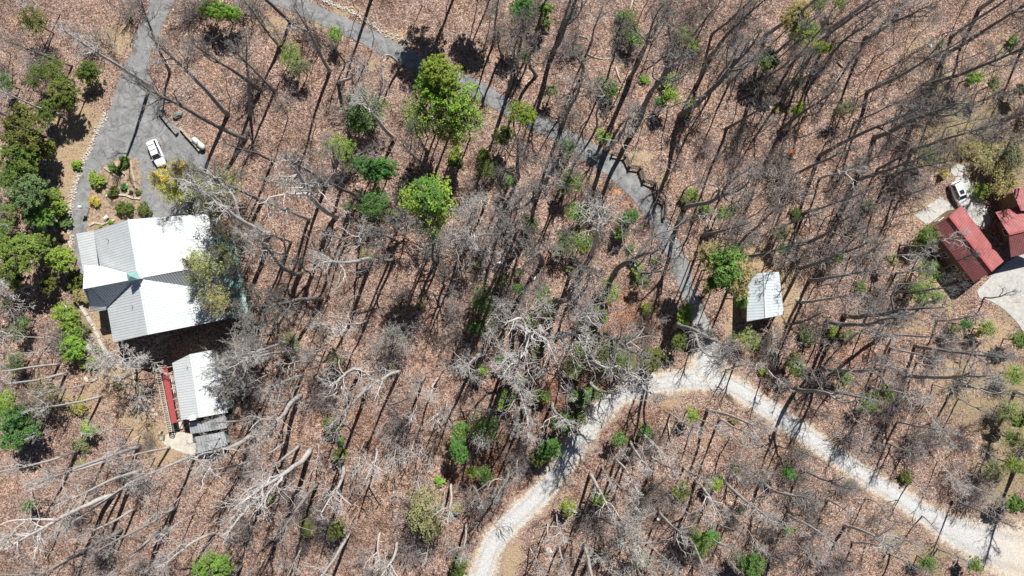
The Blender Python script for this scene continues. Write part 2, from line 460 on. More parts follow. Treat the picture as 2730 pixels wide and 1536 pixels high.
def wob(s, amp, ph):  # ragged edge
    return amp*(0.5*math.sin(s*0.9+ph) + 0.3*math.sin(s*1.7+ph*2.1) + 0.15*math.sin(s*3.1+ph*3.3) + 0.15*random.uniform(-1, 1))

def ribbon(name, pts, z, mat, amp, cols=(-1, -0.6, 0, 0.6, 1)):
    vs, fs, ed, al = [], [], [], []
    P = np.array([[(p[0]-CX)*H/F, (CY-p[1])*H/F, p[2]*H/F/2] for p in pts])
    s = 0.0
    for i in range(len(P)):
        d = P[min(i+1, len(P)-1)][:2] - P[max(i-1, 0)][:2]; d /= np.linalg.norm(d)
        nrm = np.array([d[1], -d[0]])
        if i: s += np.linalg.norm(P[i][:2] - P[i-1][:2])
        for c in cols:
            w = P[i][2]*c
            if abs(c) == 1: w += c*wob(s, amp, 3 if c > 0 else 11)
            q = P[i][:2] + nrm*w
            vs.append((q[0], q[1], z + (0.05*(1-abs(c))))); ed.append(1-abs(c)); al.append(i/len(P))
    n = len(cols)
    for i in range(len(P)-1):
        for k in range(n-1):
            a = i*n + k; fs.append((a, a+1, a+1+n, a+n))
    # rim going down into the ground
    b0 = len(vs)
    for i in range(len(P)):
        for k in (0, n-1):
            x, y, zz = vs[i*n+k]; vs.append((x, y, -0.25)); ed.append(0); al.append(i/len(P))
    for i in range(len(P)-1):
        fs.append((i*n, (i+1)*n, b0+2*(i+1), b0+2*i)); fs.append((i*n+n-1, b0+2*i+1, b0+2*(i+1)+1, (i+1)*n+n-1))
    me = bpy.data.meshes.new(name); me.from_pydata(vs, [], fs)
    at = me.attributes.new('edge', 'FLOAT', 'POINT'); at.data.foreach_set('value', ed)
    at = me.attributes.new('along', 'FLOAT', 'POINT'); at.data.foreach_set('value', al)
    me.materials.append(mat); me.update()
    o = bpy.data.objects.new(name, me); C.objects.link(o); return tag(o, kind='structure')
ribbon('gravel_road', catmull(GRAVEL, 5), 0.03, M['gravel'], 0.7)
ribbon('gravel_road', catmull([(1873,885,24),(1882,915,60),(1888,950,112),(1888,985,150),(1880,1015,150)], 5), 0.036, M['gravel'], 0.5)
ribbon('asphalt_road', catmull(ASPHALT, 5), 0.055, M['asphalt'], 0.12)

def sheet(name, pts, z, mat, kind='structure', amp=0.12, step=8, smooth=True):
    pts = list(pts)
    if smooth: P = catmull([(x, y) for x, y in pts + [pts[0]]], step)[:-1]
    else: P = np.array(pts)
    mb = MB(); top = []
    for i, p in enumerate(P):
        v = W(p[0], p[1], 0); v.z = z; v.x += random.uniform(-amp, amp); v.y += random.uniform(-amp, amp); top.append(v)
    mb.slab(top, z + 0.2)
    o = mb.build(name, mat); return tag(o, kind=kind)
sheet('driveway', pairs(DRIVE_L), 0.06, M['asphalt'], step=10)
sheet('garden_bed', pairs(ISLAND), 0.10, M['mulch'])
sheet('concrete_pad', [(2436,572),(2470,550),(2503,528),(2524,540),(2548,562),(2512,590),(2480,606),(2462,592)], 0.05, M['concrete'], amp=0.3, smooth=False)
sheet('concrete_driveway', [(2546,474),(2575,470),(2600,500),(2634,566),(2638,596),(2614,604),(2590,590),(2565,560),(2548,548),(2536,520)], 0.06, M['concrete'], amp=0.03)
sheet('parking_apron', [(2533,448),(2548,440),(2572,444),(2576,462),(2556,470),(2538,466)], 0.05, M['concrete'])
sheet('concrete_driveway', [(2604,774),(2650,730),(2700,690),(2800,640),(2840,760),(2840,1100),(2760,960),(2725,880),(2680,828),(2632,799),(2612,795)], 0.06, M['concrete'], amp=0.03)
sheet('cabin_path', [(2058,872),(2064,875),(2072,930),(2068,985),(2060,980),(2060,930)], 0.05, M['concrete2'])
sheet('yard', [(425,1165),(480,1150),(520,1165),(521,1210),(480,1205),(440,1185)], 0.05, M['concrete2'])
# ------------------------------------------------------------------ plants
def m_bark():
    m = Mat('grey bark', 0.9, 0.1)
    oc = m.n('ShaderNodeObjectInfo')
    n = m.noise(3.0, 5, 0.7, vec=m.obj())
    col = m.ramp(n, [(0.25,(0.55,0.53,0.52)),(0.5,(0.95,0.94,0.93)),(0.75,(1.35,1.35,1.35))])
    m.color(m.mix(1.0, oc.outputs['Color'], col, 'MULTIPLY')); m.bump(n, 0.5, 0.05)
    return m.m
def m_leaf():
    m = Mat('foliage', 0.55, 0.25)
    oc = m.n('ShaderNodeObjectInfo')
    n = m.noise(1.1, 4, 0.6); n2 = m.noise(7, 2, 0.6)
    col = m.mix(1.0, oc.outputs['Color'], m.ramp(n, [(0.3,(0.62,0.70,0.72)),(0.7,(1.4,1.25,1.1))]), 'MULTIPLY')
    col = m.mix(1.0, col, m.ramp(n2, [(0.3,(0.7,0.75,0.8)),(0.7,(1.25,1.2,1.1))]), 'MULTIPLY')
    m.color(col)
    m.b.inputs['Subsurface Weight'].default_value = 0.0
    tr = m.n('ShaderNodeBsdfTranslucent'); m.l(col, tr.inputs['Color'])
    mx = m.n('ShaderNodeMixShader'); mx.inputs[0].default_value = 0.3
    out = m.t.nodes['Material Output']
    m.l(m.b.outputs[0], mx.inputs[1]); m.l(tr.outputs[0], mx.inputs[2]); m.l(mx.outputs[0], out.inputs['Surface'])
    return m.m
M['bark'] = m_bark(); M['leaf'] = m_leaf()

def rdir(d, ang):
    "d bent by ang in a random azimuth"
    d = d.normalized(); s = d.orthogonal().normalized()
    s.rotate(Quaternion(d, random.uniform(0, 2*math.pi)))
    return (d*math.cos(ang) + s*math.sin(ang)).normalized()

def limb(mb, p, d, L, r, order, maxo, K, sink):
    nseg = {1: 8, 2: 5, 3: 3, 4: 2}.get(order, 2)
    pts = [p.copy()]; rad = [r]; q = p.copy(); dd = d.copy()
    for k in range(nseg):
        dd = rdir(dd, random.uniform(0.05, K['crook'])*(1.0 if order < 3 else 1.3))
        dd.z += K['up']*(0.5 if order > 1 else 1); dd.normalize()
        q = q + dd*(L/nseg); pts.append(q.copy()); rad.append(max(K['rmin'], r*(1 - 0.76*(k+1)/nseg)))
    sides = 6 if order == 1 else (4 if order == 2 else 3)
    (sink if order == 1 and K.get('limbs_in_trunk') else mb).tube(pts, rad, sides, cap=False)
    if order >= maxo: return
    n = K['kids'][order]; n = max(1, int(round(random.gauss(n, n*0.2))))
    for i in range(n):
        t = random.uniform(0.22 if order == 1 else 0.12, 1.0)
        a = t*nseg; k = min(int(a), nseg-1); s = pts[k].lerp(pts[k+1], a-k)
        bd = (pts[k+1]-pts[k]).normalized()
        cd = rdir(bd, random.uniform(0.45, 1.05))
        if cd.z < -0.2: cd.z *= 0.3; cd.normalize()
        cl = L*random.uniform(*K['len'][order])*(1.15 - 0.5*t)
        cr = max(K['rmin'], rad[k]*0.62)
        limb(mb, s, cd, cl, cr, order+1, maxo, K, sink)

def make_bare(name, hgt, r0, K):
    "returns trunk mesh and crown mesh of a leafless tree standing at the origin, straight up"
    tm, cm = MB(), MB()
    n = 12; pts = []; rad = []; x = y = 0.0; dx = dy = 0.0
    for k in range(n+1):
        t = k/n
        pts.append(Vector((x, y, t*hgt - 0.3))); rad.append(max(0.035, r0*(1 - 0.80*t**1.3)*(1.25 if k == 0 else 1)))
        dx += random.uniform(-1, 1)*K['sway']; dy += random.uniform(-1, 1)*K['sway']; dx *= 0.8; dy *= 0.8
        x += dx - x*0.12; y += dy - y*0.12
    tm.tube(pts, rad, 8)
    fork = K.get('fork', 0)
    for i in range(K['limbs'] + fork):
        f = i < fork
        t = K['from'] + (1-K['from'])*((i+0.5)/K['limbs'] if not f else random.uniform(0.0, 0.25)); t = min(0.985, t + random.uniform(-.03, .03))
        a = t*n; k = min(int(a), n-1); s = pts[k].lerp(pts[k+1], a-k); rr = rad[k]
        az = i*2.4 + random.uniform(-.6, .6)
        ang = R(random.uniform(20, 34)) if f else R(K['ang'][0] + (K['ang'][1]-K['ang'][0])*random.random())*(1.15 - 0.5*t)
        d = Vector((math.cos(az)*math.sin(ang), math.sin(az)*math.sin(ang), math.cos(ang)))
        L = hgt*K['spread']*(1.25 - 0.9*(t-K['from'])/(1-K['from']))*random.uniform(0.75, 1.2)
        if f: L = (1-t)*hgt*random.uniform(0.6, 0.85)
        limb(cm, s, d, L, max(0.05, rr*(0.78 if f else 0.48)), 1, 4, K, tm)
    return tm.mesh(name + ' trunk', M['bark'], True), cm.mesh(name + ' crown', M['bark'], True)

base = dict(crook=0.34, up=0.06, rmin=0.015, kids={1: 5.5, 2: 2.9, 3: 1.5}, len={1: (.36,.62), 2: (.38,.6), 3: (.4,.75)}, limbs_in_trunk=True)
FOREST, BROAD, SLIM, VASE, BRUSH = [], [], [], [], []
for i in range(6):
    FOREST.append(make_bare('forest%d' % i, 22, 0.29, dict(base, crook=.40, sway=0.11, limbs=11, spread=0.16, ang=(22, 46), fork=i % 3, **{'from': 0.56 + 0.03*(i % 4)})))
for i in range(4):
    BROAD.append(make_bare('broad%d' % i, 20, 0.33, dict(base, crook=0.62, sway=0.26, limbs=9, spread=0.24, ang=(34, 64), fork=1 + i % 2, up=0.04, **{'from': 0.48})))
for i in range(4):
    SLIM.append(make_bare('slim%d' % i, 12, 0.10, dict(base, crook=0.3, rmin=0.012, sway=0.13, limbs=9, spread=0.2, ang=(30, 60), kids={1: 4, 2: 3, 3: 2}, **{'from': 0.4})))
for i in range(2):
    VASE.append(make_bare('vase%d' % i, 8, 0.16, dict(base, crook=0.3, rmin=0.02, sway=0.1, limbs=16, spread=0.55, ang=(45, 80), up=0.05, kids={1: 9, 2: 5, 3: 2.6}, **{'from': 0.15})))
def make_brush(name, n, h, r0=0.022):
    mb = MB()
    for i in range(n):
        az = random.uniform(0, 6.28); a = R(random.uniform(8, 65))
        d = Vector((math.cos(az)*math.sin(a), math.sin(az)*math.sin(a), math.cos(a)))
        limb(mb, Vector((random.uniform(-.2,.2), random.uniform(-.2,.2), -0.05)), d, h*random.uniform(.6, 1.15), r0, 2, 4, dict(base, rmin=0.013, kids={2: 6, 3: 4}), mb)
    return mb.mesh(name, M['bark'], True)
for i in range(3): BRUSH.append(make_brush('brush%d' % i, 16, 2.4))

def spawn(name, loc, quat, sc, meshes, names, cols, label, cat, group):
    o = bpy.data.objects.new(name, None); C.objects.link(o)
    o.rotation_mode = 'QUATERNION'; o.location = loc; o.rotation_quaternion = quat; o.scale = (sc,)*3 if isinstance(sc, float) else sc
    tag(o, label, cat, group)
    for me, nm, c in zip(meshes, names, cols):
        p = bpy.data.objects.new(nm, me); C.objects.link(p); p.parent = o; p.color = (*c, 1)
    return o

# ---- words that single each plant out
LAND = [('white propane tank',528,382),('parked white car',420,412),('round garden bush',253,477),("house's upper right corner",545,570),("house's lower right corner",603,851),
 ('long red awning',447,1050),("annex's lowest shed",560,1180),("annex's right eave",605,1010),('bottom left photo corner',0,1536),('top left photo corner',0,0),('top right photo corner',2730,0),
 ('bottom right photo corner',2730,1536),('tall bright pine',1191,248),('small round bright pine',1388,300),('light green round tree',1133,537),('dark green crown pair',1003,500),
 ('pale fallen log',1335,700),('zigzag rail fence',1700,480),('small cabin roof',2040,790),('pine beside the cabin',1929,720),('road fork',1870,1000),('hidden asphalt stretch',1270,237),
 ("asphalt road's top end",770,8),("left driveway's top end",430,10),("gravel road's lower end",1285,1520),('gravel clearing',2650,1450),('long red roof',2590,650),('white SUV',2546,519),
 ('pale concrete drive',2690,850),('rust orange shrub',2110,405),('yellow green twin-top tree',2150,100),("gravel road's left arm",1560,1150),('tan stone block',1463,1466),('stone ring by asphalt',787,70),
 ("bottom edge's green tree",574,1506),("left edge's green tree",55,1141),("gravel road's right arm",2256,1234),('dark evergreens beside gravel',1465,1194),('lone bright green shrub',2229,887),
 ('feathery tall shrub',1133,1357),('blue green understory tree',1295,1141),('lower edge dark evergreen',2003,1506),('pale boulder near asphalt',1813,384),('orange clay bank',1620,500),
 ('dark evergreens by driveway',72,350),('greenery beside the house',90,640),('green shrub row',180,880),('round ornamental bare tree',355,955),('blue green tree clump',978,293),('top edge green tree',1400,28)]
DIRS = ['right', 'upper right', 'top', 'upper left', 'left', 'lower left', 'bottom', 'lower right']
ORD = ['nearest','second','third','fourth','fifth','sixth','seventh','eighth','ninth','tenth','eleventh','twelfth','thirteenth','fourteenth','fifteenth','sixteenth','seventeenth','eighteenth','nineteenth','twentieth']
PEND = []      # (object, adjective, noun, x, y)
def pend(o, adj, noun, x, y): PEND.append((o, adj, noun, x, y))
def name_all():
    G = {}
    for o, adj, noun, x, y in PEND:
        best = min(LAND, key=lambda l: math.hypot(l[1]-x, l[2]-y) + (0 if math.hypot(l[1]-x, l[2]-y) > 12 else 1e5))
        d = math.atan2(best[2]-y, x-best[1]); k = int(round(d/(math.pi/4))) % 8
        G.setdefault((noun, best[0], k), []).append((math.hypot(best[1]-x, best[2]-y), o, adj))
    for (noun, lm, k), L in G.items():
        L.sort(key=lambda t: t[0])
        for i, (dist, o, adj) in enumerate(L):
            o['label'] = '%s %s, %s from the %s towards %s' % (adj, noun, ORD[min(i, 19)], lm, DIRS[k])

UP = Vector((0, 0, 1))
BT = 0
NT = {'s': 0, 't': 0}
def bark_color(pale=0.5):
    v = 0.13 + 0.40*pale + random.uniform(-.05, .05)
    return (v*1.0, v*0.965, v*0.93)

def bare(bx, by, tx, ty, kind=None, pale=None, hfix=None, over=1.22, rad=1.0, keep=False, group='leafless trees of the forest'):
    "a leafless tree whose foot shows at photo point b and whose trunk runs up to photo point t"
    global BT
    if pale is None: pale = random.choice([.15, .3, .45]) if by < 800 else random.choice([.5, .7, .9])  # bark darkened where trunks show their shaded side, paled where they show the sun
    B = W(bx, by, 0); T = Vector(((tx-CX)/F, (CY-ty)/F))
    g = gz(B.x, B.y)
    B = W(bx, by, g)
    near = 30 if kind != 'S' else 18
    if any(abs(bx-a)+abs(by-b) < near for a, b in FOOT) and not hfix: return
    if kind != 'S' and NT['t'] >= 300: return
    if any(inpoly(bx+(tx-bx)*q, by+(ty-by)*q, P_) for q in (.5, .8, 1.0, 1.2) for P_ in (CURVE, CAR_KEEP)) and not keep: return
    if hfix: h = hfix
    else:
        d = T*(H) - Vector((B.x, B.y)); den = T.length_squared
        h = d.dot(T)/den if den > 1e-6 else 15
        h = min(max(h, 7), 25)
    P = Vector((T.x*(H-h), T.y*(H-h), h))
    ax = P - B
    lean = ax.angle(UP)
    if lean > R(32):
        q = Quaternion(UP.cross(ax).normalized(), R(32)); a2 = UP.copy(); a2.rotate(q); ax = a2*ax.length
    ht = ax.length*over
    if kind is None: kind = 'F' if ht > 15 else 'S'
    fam = {'F': FOREST, 'B': BROAD, 'S': SLIM, 'V': VASE}[kind]
    me = random.choice(fam); ref = {'F': 22, 'B': 20, 'S': 12, 'V': 8}[kind]
    q = UP.rotation_difference(ax.normalized()) @ Quaternion(UP, random.uniform(0, 6.28))
    s = ht/ref; c = bark_color(pale)
    th = s**0.45*rad*random.uniform(.85, 1.2) if kind in 'FB' else s
    NT['s' if kind == 'S' else 't'] += 1
    o = spawn('bare_sapling' if kind == 'S' else 'bare_tree', B, q, (s, s, s), me, ('trunk', 'crown'), (c, c), None, 'sapling' if kind == 'S' else 'tree', 'bare saplings under the forest trees' if kind == 'S' else group)
    if kind in 'FB': pass
    size = 'towering' if ht > 25 else 'tall' if ht > 17 else 'mid-height' if ht > 11 else 'slender'
    form = {'F': 'bare', 'B': 'crooked bare', 'S': 'bare', 'V': 'spreading bare'}[kind]
    pend(o, size, form + (' sapling' if kind == 'S' else ' tree'), (bx+tx)/2, (by+ty)/2)
    BT += 1
    FOOT.append((bx, by))
    return o
FOOT = []

Z = 3.6229
def crop(ox, oy, L, **kw):
    for t in L:
        a = dict(kw)
        if len(t) > 4: a.update(t[4])
        bare(ox + t[0]/Z, oy + t[1]/Z, ox + t[2]/Z, oy + t[3]/Z, **a)
b_ = dict(kind='B'); s_ = dict(kind='S'); p_ = dict(pale=0.95); bp = dict(kind='B', pale=0.95); sp = dict(kind='S', pale=0.9); big = dict(kind='B', rad=1.2)
crop(0, 0, [(2370,1350,1500,880), (1450,840,700,350,p_), (2200,1110,1560,480), (1640,700,1370,60), (2480,150,2350,0), (700,640,180,430), (590,1110,60,890,p_), (120,620,-60,550,s_), (95,510,-100,420), (1170,100,980,-30), (580,140,150,0,p_), (2510,870,1990,500), (2230,960,2170,700,s_), (1560,960,1430,700,s_), (420,560,0,280,p_), (2420,1120,2390,480)])
crop(0, 380, [(2536,570,2000,330), (2600,880,1990,590,bp), (200,820,-60,805,p_), (190,705,-90,690,sp), (2620,1000,2350,880,p_), (2640,180,2250,60)])
crop(0, 760, [(520,520,20,490,p_), (525,615,300,660,sp), (335,655,-20,660,sp), (570,765,-40,830,dict(kind='F', pale=1.0)), (640,855,-60,965,p_), (810,965,370,1020,sp), (980,1075,420,1190,p_), (1290,1390,850,1400,p_), (2600,700,2250,790,bp), (2560,945,2320,990,p_), (860,980,420,1080,sp), (2480,1280,2100,1330)])
crop(0, 1136, [(1010,340,460,500,p_), (1100,670,250,1030,dict(kind='B', pale=1.0, rad=1.3)), (1310,795,800,1050,p_), (1870,850,1540,1090,p_), (2080,1030,1640,1280,dict(kind='B', pale=1.0)), (1310,1320,1000,1470,p_), (1640,205,1180,340,p_), (1360,90,1050,230,p_), (750,240,100,420,p_), (1900,270,1350,490,p_), (1060,370,880,490,sp), (1740,690,1460,880,sp),
  (2470,60,1950,290,bp), (2400,345,2000,430,p_), (2600,640,2250,950,bp), (2560,1300,2380,1470,p_), (640,880,120,1060,p_), (1500,300,1200,440,sp), (1560,620,1390,700,sp), (310,620,240,860,sp), (1350,430,680,725,p_), (2200,90,1900,180,s_), (1980,1000,1760,1150,s_), (300,930,0,1040,p_)])
crop(680, 0, [(720,690,440,180), (350,530,160,270), (230,450,0,130), (190,880,-160,560), (320,1140,180,960), (1350,1340,1060,1010,dict(pale=0.9)), (810,800,960,690,dict(kind='B', hfix=14.0, pale=.9)), (590,1210,550,1080,s_), (1660,1460,1550,1250), (1240,790,1180,640,s_), (1000,110,930,-40), (1610,60,1560,-60), (1400,640,1240,500,dict(kind='B', pale=.9, hfix=12.0)), (1180,990,1230,800,s_), (480,240,440,0),
  (2310,400,2330,60), (2390,560,2320,300,b_), (2440,900,2490,560), (620,520,520,330), (870,620,760,430,b_), (1050,640,960,540,b_), (210,860,190,760), (2120,200,2130,-40), (1850,60,1880,-100), (1150,380,1090,200,s_), (2250,300,2280,80,s_)])
crop(680, 380, [(790,720,370,300,dict(kind='B', pale=.9, rad=1.3)), (520,745,160,590,dict(pale=.8)), (1000,990,1050,860,dict(kind='B', hfix=13.0, pale=1.0)), (440,1270,60,1060,b_), (650,1230,430,1170,s_), (2220,580,2190,575,dict(kind='B', hfix=12.0, pale=1.0)), (2100,900,2105,890,dict(kind='V', hfix=9.0, pale=.8)), (1770,1000,1760,960,dict(kind='B', hfix=14.0)), (1130,1120,720,1170,dict(pale=.9)), (350,960,10,860,dict(pale=.8)), (300,1080,0,1040,p_),
  (1740,1170,1730,990,b_), (1830,1380,1780,1260,b_), (2420,1130,2390,820,s_), (230,440,60,350,sp), (620,560,430,440,p_), (1450,870,1420,760,dict(kind='V', hfix=8.0)), (2470,1040,2400,830,s_), (2380,720,2536,560), (560,1300,430,1140,b_), (880,960,690,880,p_), (130,1000,-40,1060,p_), (1340,1120,1180,1120,b_), (1960,1100,1900,960,s_), (2440,440,2400,300), (850,420,700,130,b_), (940,700,900,610,s_)])
crop(680, 760, [(1070,345,790,380,sp), (730,400,590,400,dict(kind='B', pale=1.0)), (530,745,290,765,p_), (350,640,-20,720,p_), (460,965,330,1010,sp), (440,1070,40,1370,dict(kind='B', pale=.9, rad=1.4)), (1040,810,760,930,dict(kind='B', pale=1.0)), (1400,830,1170,950,p_), (1285,1150,1560,1080,b_), (2000,1215,2280,1200,b_), (1730,90,1900,80,dict(kind='B', rad=1.3)), (850,1340,690,1460,p_), (2260,490,2230,480,dict(kind='B', hfix=14.0, pale=1.0)), (1960,780,2080,900,dict(kind='B', pale=1.0)),
  (130,860,-60,940,p_), (700,600,500,700,s_), (800,360,870,460,sp), (1340,500,1350,520,dict(kind='V', hfix=7.0)), (540,1110,450,1170,sp), (1850,1120,1860,1280,p_), (1790,1180,1770,1350,sp), (1640,880,1500,960,b_), (1760,900,1720,1020,dict(kind='B', pale=1.0)), (1560,1150,1500,1290,p_), (2430,740,2470,900,p_), (2530,820,2540,960,p_), (230,450,90,430,s_), (640,140,300,160,b_), (980,1000,900,1080,s_), (2400,610,2330,520,s_), (1170,50,1350,110,s_), (2450,1180,2500,1300,dict(pale=.9)), (330,1100,120,1120,b_), (1040,1000,1000,1140,sp)])
crop(680, 1136, [(530,230,90,720,dict(kind='B', pale=1.0, rad=1.4)), (855,390,710,780,dict(kind='B', pale=1.0, rad=1.3)), (620,180,590,330,bp), (1170,210,1110,480,dict(kind='B', pale=1.0)), (1370,190,1300,380,p_), (1050,150,1000,400,p_), (1610,370,1600,560,sp), (1890,560,1880,850,dict(pale=1.0)), (470,1150,280,1430,p_), (1370,1120,1240,1460,dict(kind='B', pale=1.0)), (1210,1030,1180,1300,dict(kind='B', pale=1.0)), (2040,940,2010,1240,p_), (2420,400,2400,650,b_), (300,150,0,330,p_), (110,1310,-40,1420,p_),
  (2050,10,2190,190,b_), (1600,100,1570,270,sp), (980,850,890,980,sp), (1330,560,1350,700,sp), (2380,700,2240,800,b_), (880,230,780,400,sp), (560,420,430,640,s_), (300,1240,230,1340,sp), (2530,300,2536,480), (1540,130,1480,300,sp), (2180,900,2120,990,s_), (1830,620,1780,800,s_), (720,700,640,790,s_), (1700,1100,1640,1290,p_), (780,1220,650,1330,sp), (1420,760,1370,900,s_), (2100,560,2150,740,s_), (940,380,930,500,sp), (60,760,160,920,sp)])
crop(1360, 0, [(1230,1190,1560,560,dict(kind='B', rad=1.5, pale=.15)), (1650,1110,2250,610,dict(kind='B', pale=.2, rad=1.2)), (2090,1240,2450,980,dict(pale=.3)), (1990,1240,2250,1050,dict(pale=.3)), (2110,810,2380,560), (1820,330,2000,60), (1150,760,1400,250,dict(pale=.2)), (420,500,590,20,dict(kind='B', pale=.2, rad=1.3)), (500,1220,650,860), (1520,1040,1780,980,s_), (920,1440,1110,1200,dict(kind='B', pale=.8)), (60,700,110,260), (250,740,200,400,b_), (700,700,650,560,dict(kind='B', hfix=14.0)), (950,760,1090,310,s_),
  (1240,560,1470,120), (1370,420,1490,140), (1640,1140,1760,720,s_), (1900,900,2080,740), (1700,420,1900,150), (1950,330,2300,20), (2240,560,2480,380), (1790,820,1980,560), (2200,960,2420,840), (2350,880,2536,760), (1560,460,1500,160,b_), (830,1240,960,930,dict(kind='S')), (1080,840,1120,640,s_), (780,420,870,120), (1480,700,1590,430,s_), (2000,760,2200,420), (2440,1230,2560,1120), (1830,1080,1850,900,s_), (2280,1340,2500,1180), (2010,60,2090,-80), (1280,100,1340,-80), (180,560,170,330,b_), (2110,400,2290,210), (1710,1300,1900,1120,s_)])
crop(1360, 380, [(10,650,300,370,s_), (280,470,450,110,dict(pale=.3)), (790,1070,820,800,dict(kind='B', pale=.95)), (990,1290,1330,1090,dict(kind='B', pale=.2, rad=1.2)), (1690,635,2080,450,dict(kind='B', pale=.3)), (1680,460,1860,360,s_), (1860,900,2180,770), (2470,650,2600,610), (2180,1010,2500,740), (1520,330,1620,240,dict(kind='B', pale=1.0)), (470,480,520,290,s_), (390,840,340,1000,s_), (1900,1045,2160,990,s_), (940,780,910,640,dict(kind='B', pale=.9)), (80,330,140,90), (1770,770,1900,680,dict(kind='B', pale=.9)), (2110,620,2300,480), (2280,740,2500,610),
  (2000,700,2180,610), (1960,500,2120,330), (2090,420,2330,240), (1900,250,2000,140), (700,560,780,500,s_), (300,1170,260,1060,b_), (130,960,20,840,b_), (450,1100,380,1010,b_), (600,950,560,880,b_), (1470,1200,1400,1060,s_), (2330,560,2536,500), (1620,820,1650,740,dict(kind='B', hfix=10.0)), (2440,900,2600,820), (1140,1120,1130,1050,s_), (740,1390,760,1330,b_), (980,1430,900,1400,s_), (1600,1240,1700,1160,s_), (2290,400,2480,240), (2440,240,2560,120)])
crop(1360, 760, [(810,530,1200,560,dict(kind='B', pale=.25)), (40,410,230,420,dict(kind='B', pale=.95)), (270,360,560,520,dict(kind='B', pale=.9)), (720,710,1120,900,dict(kind='B', pale=.85)), (780,940,960,1060,dict(kind='B', pale=.9)), (410,1150,520,1290,dict(kind='B', pale=1.0, hfix=16.0)), (1480,620,1480,780,sp), (1590,410,2000,475,dict(kind='B', pale=.35)), (440,140,610,80,dict(kind='B', pale=.3)), (1540,1250,1790,1400,sp), (1810,1280,2080,1400,sp), (2020,1290,2300,1430,p_), (1590,1350,1720,1440,sp), (2080,820,2270,780,dict(kind='B', pale=.7)), (1280,960,1400,1060,dict(kind='B', pale=.9)), (110,80,120,30,b_),
  (150,640,60,780,dict(kind='B', pale=.9)), (10,930,110,1110,p_), (150,1190,160,1400,p_), (700,260,790,320,b_), (1080,420,1180,400,s_), (1420,330,1500,340,s_), (1100,880,1200,960,s_), (1800,480,1900,600,dict(kind='B')), (2200,700,2380,760,dict(kind='B', pale=.9)), (560,200,740,180,s_), (480,960,560,1060,s_), (700,1170,760,1300,dict(kind='B', pale=.9)), (260,760,330,860,s_), (30,1290,60,1420,b_)])
crop(1360, 1136, [(1260,50,1480,280,p_), (1160,150,1320,390,p_), (1020,320,1190,560,p_), (890,400,1000,600,p_), (1365,290,1560,430,dict(kind='B', pale=.7)), (770,460,930,780,dict(pale=1.0)), (445,835,475,1100,sp), (365,930,380,1180,p_), (1440,820,1640,1060,dict(kind='B', pale=.8, rad=1.2)), (1675,400,1890,530,dict(kind='B', pale=.8)), (1790,535,2000,790,dict(kind='B', pale=.9)), (2200,650,2500,890,dict(pale=.9)), (2150,370,2400,490,dict(kind='B', pale=.5)), (2025,265,2250,370,s_), (190,1170,270,1430,p_), (470,1160,560,1400,dict(kind='B', pale=.8)), (840,850,1100,1020,dict(kind='B', pale=.4)),
  (1340,1280,1370,1380,sp), (1740,740,1920,950,s_), (1380,1170,1560,1400,dict(kind='B', pale=.8)), (1190,350,1290,450,sp), (560,1075,740,1160,s_), (2420,400,2560,450), (1040,560,1160,760,s_), (1020,180,1110,310,sp), (380,920,400,1070,sp), (2120,100,2380,230,s_), (1000,1250,1120,1400,s_), (2330,1020,2480,1200), (1900,1010,2120,1190,b_), (1180,1090,1240,1190,dict(kind='V', hfix=8.0, pale=1.0)), (860,1340,1000,1420,b_), (2040,1210,2200,1380,s_), (640,60,760,170,b_), (2010,940,2200,1040,b_)])
crop(2030, 0, [(190,1240,620,930), (640,610,1000,190,dict(kind='B', pale=.2)), (1000,370,1600,100,dict(kind='B', pale=.2, rad=1.2)), (1450,1450,2150,1230,dict(pale=.2)), (1090,1330,1900,1040,dict(kind='B', pale=.2, rad=1.2)), (930,950,1220,780), (1430,900,1780,710), (1150,700,1500,500), (2100,760,2400,600), (180,1000,440,570), (50,740,350,510), (150,380,310,270), (1380,990,1700,800), (160,1060,330,950), (2240,690,2536,560), (2000,400,2330,220), (1280,430,1240,250,s_), (700,640,860,420), (850,600,1220,210,dict(pale=.9)), (640,860,840,620,dict(pale=.9)), (1350,620,1650,420), (1750,330,2100,180),
  (900,1180,1300,1000), (1600,1190,2000,1060), (1780,1240,2200,1100), (2050,1000,2450,880), (2200,1180,2536,1060), (1700,1010,2050,860), (300,830,560,620), (480,990,700,790), (1080,560,1300,420), (20,1300,200,1140), (400,1130,680,980), (760,1120,1060,960), (2080,640,2300,500), (1460,210,1760,190,s_), (330,1330,560,1230), (620,1380,900,1230), (1200,1180,1500,1060), (1900,600,2250,420), (2380,1000,2600,900), (2420,350,2600,240), (1250,60,1400,-60), (700,190,860,-20), (480,60,560,-80)])
crop(2030, 380, [(60,640,270,590), (410,690,820,500), (190,825,500,700), (370,980,800,780,dict(kind='B', pale=.2)), (380,1030,680,880), (360,1220,900,1010,dict(pale=.2)), (60,300,520,60,dict(kind='B', pale=.2)), (1270,720,1530,650), (1220,325,1750,190,dict(pale=.2)), (1340,530,1640,430,dict(kind='F', pale=.2, over=1.0)), (1120,260,1600,40), (1610,1360,1900,1290), (1720,1225,2060,1110,b_), (460,1330,1000,1260), (730,550,1000,460), (50,560,390,410), (10,1230,240,1160), (500,1400,760,1370,s_), (860,1100,1150,1000,b_), (1160,850,1400,800), (560,350,880,250,dict(kind='B', pale=.8)), (1040,180,1180,120,b_), (1560,1000,1900,900,dict(kind='B', pale=.8)),
  (620,720,900,640), (1000,610,1260,520), (850,250,1100,180), (1420,150,1700,60), (1180,1120,1500,1060,dict(kind='B', pale=.7)), (1300,1260,1600,1220,dict(kind='B', pale=.7)), (780,890,1050,800), (940,1250,1200,1240), (220,560,450,470), (1340,980,1620,1010,dict(kind='B', pale=.7)), (60,860,160,780,s_)])
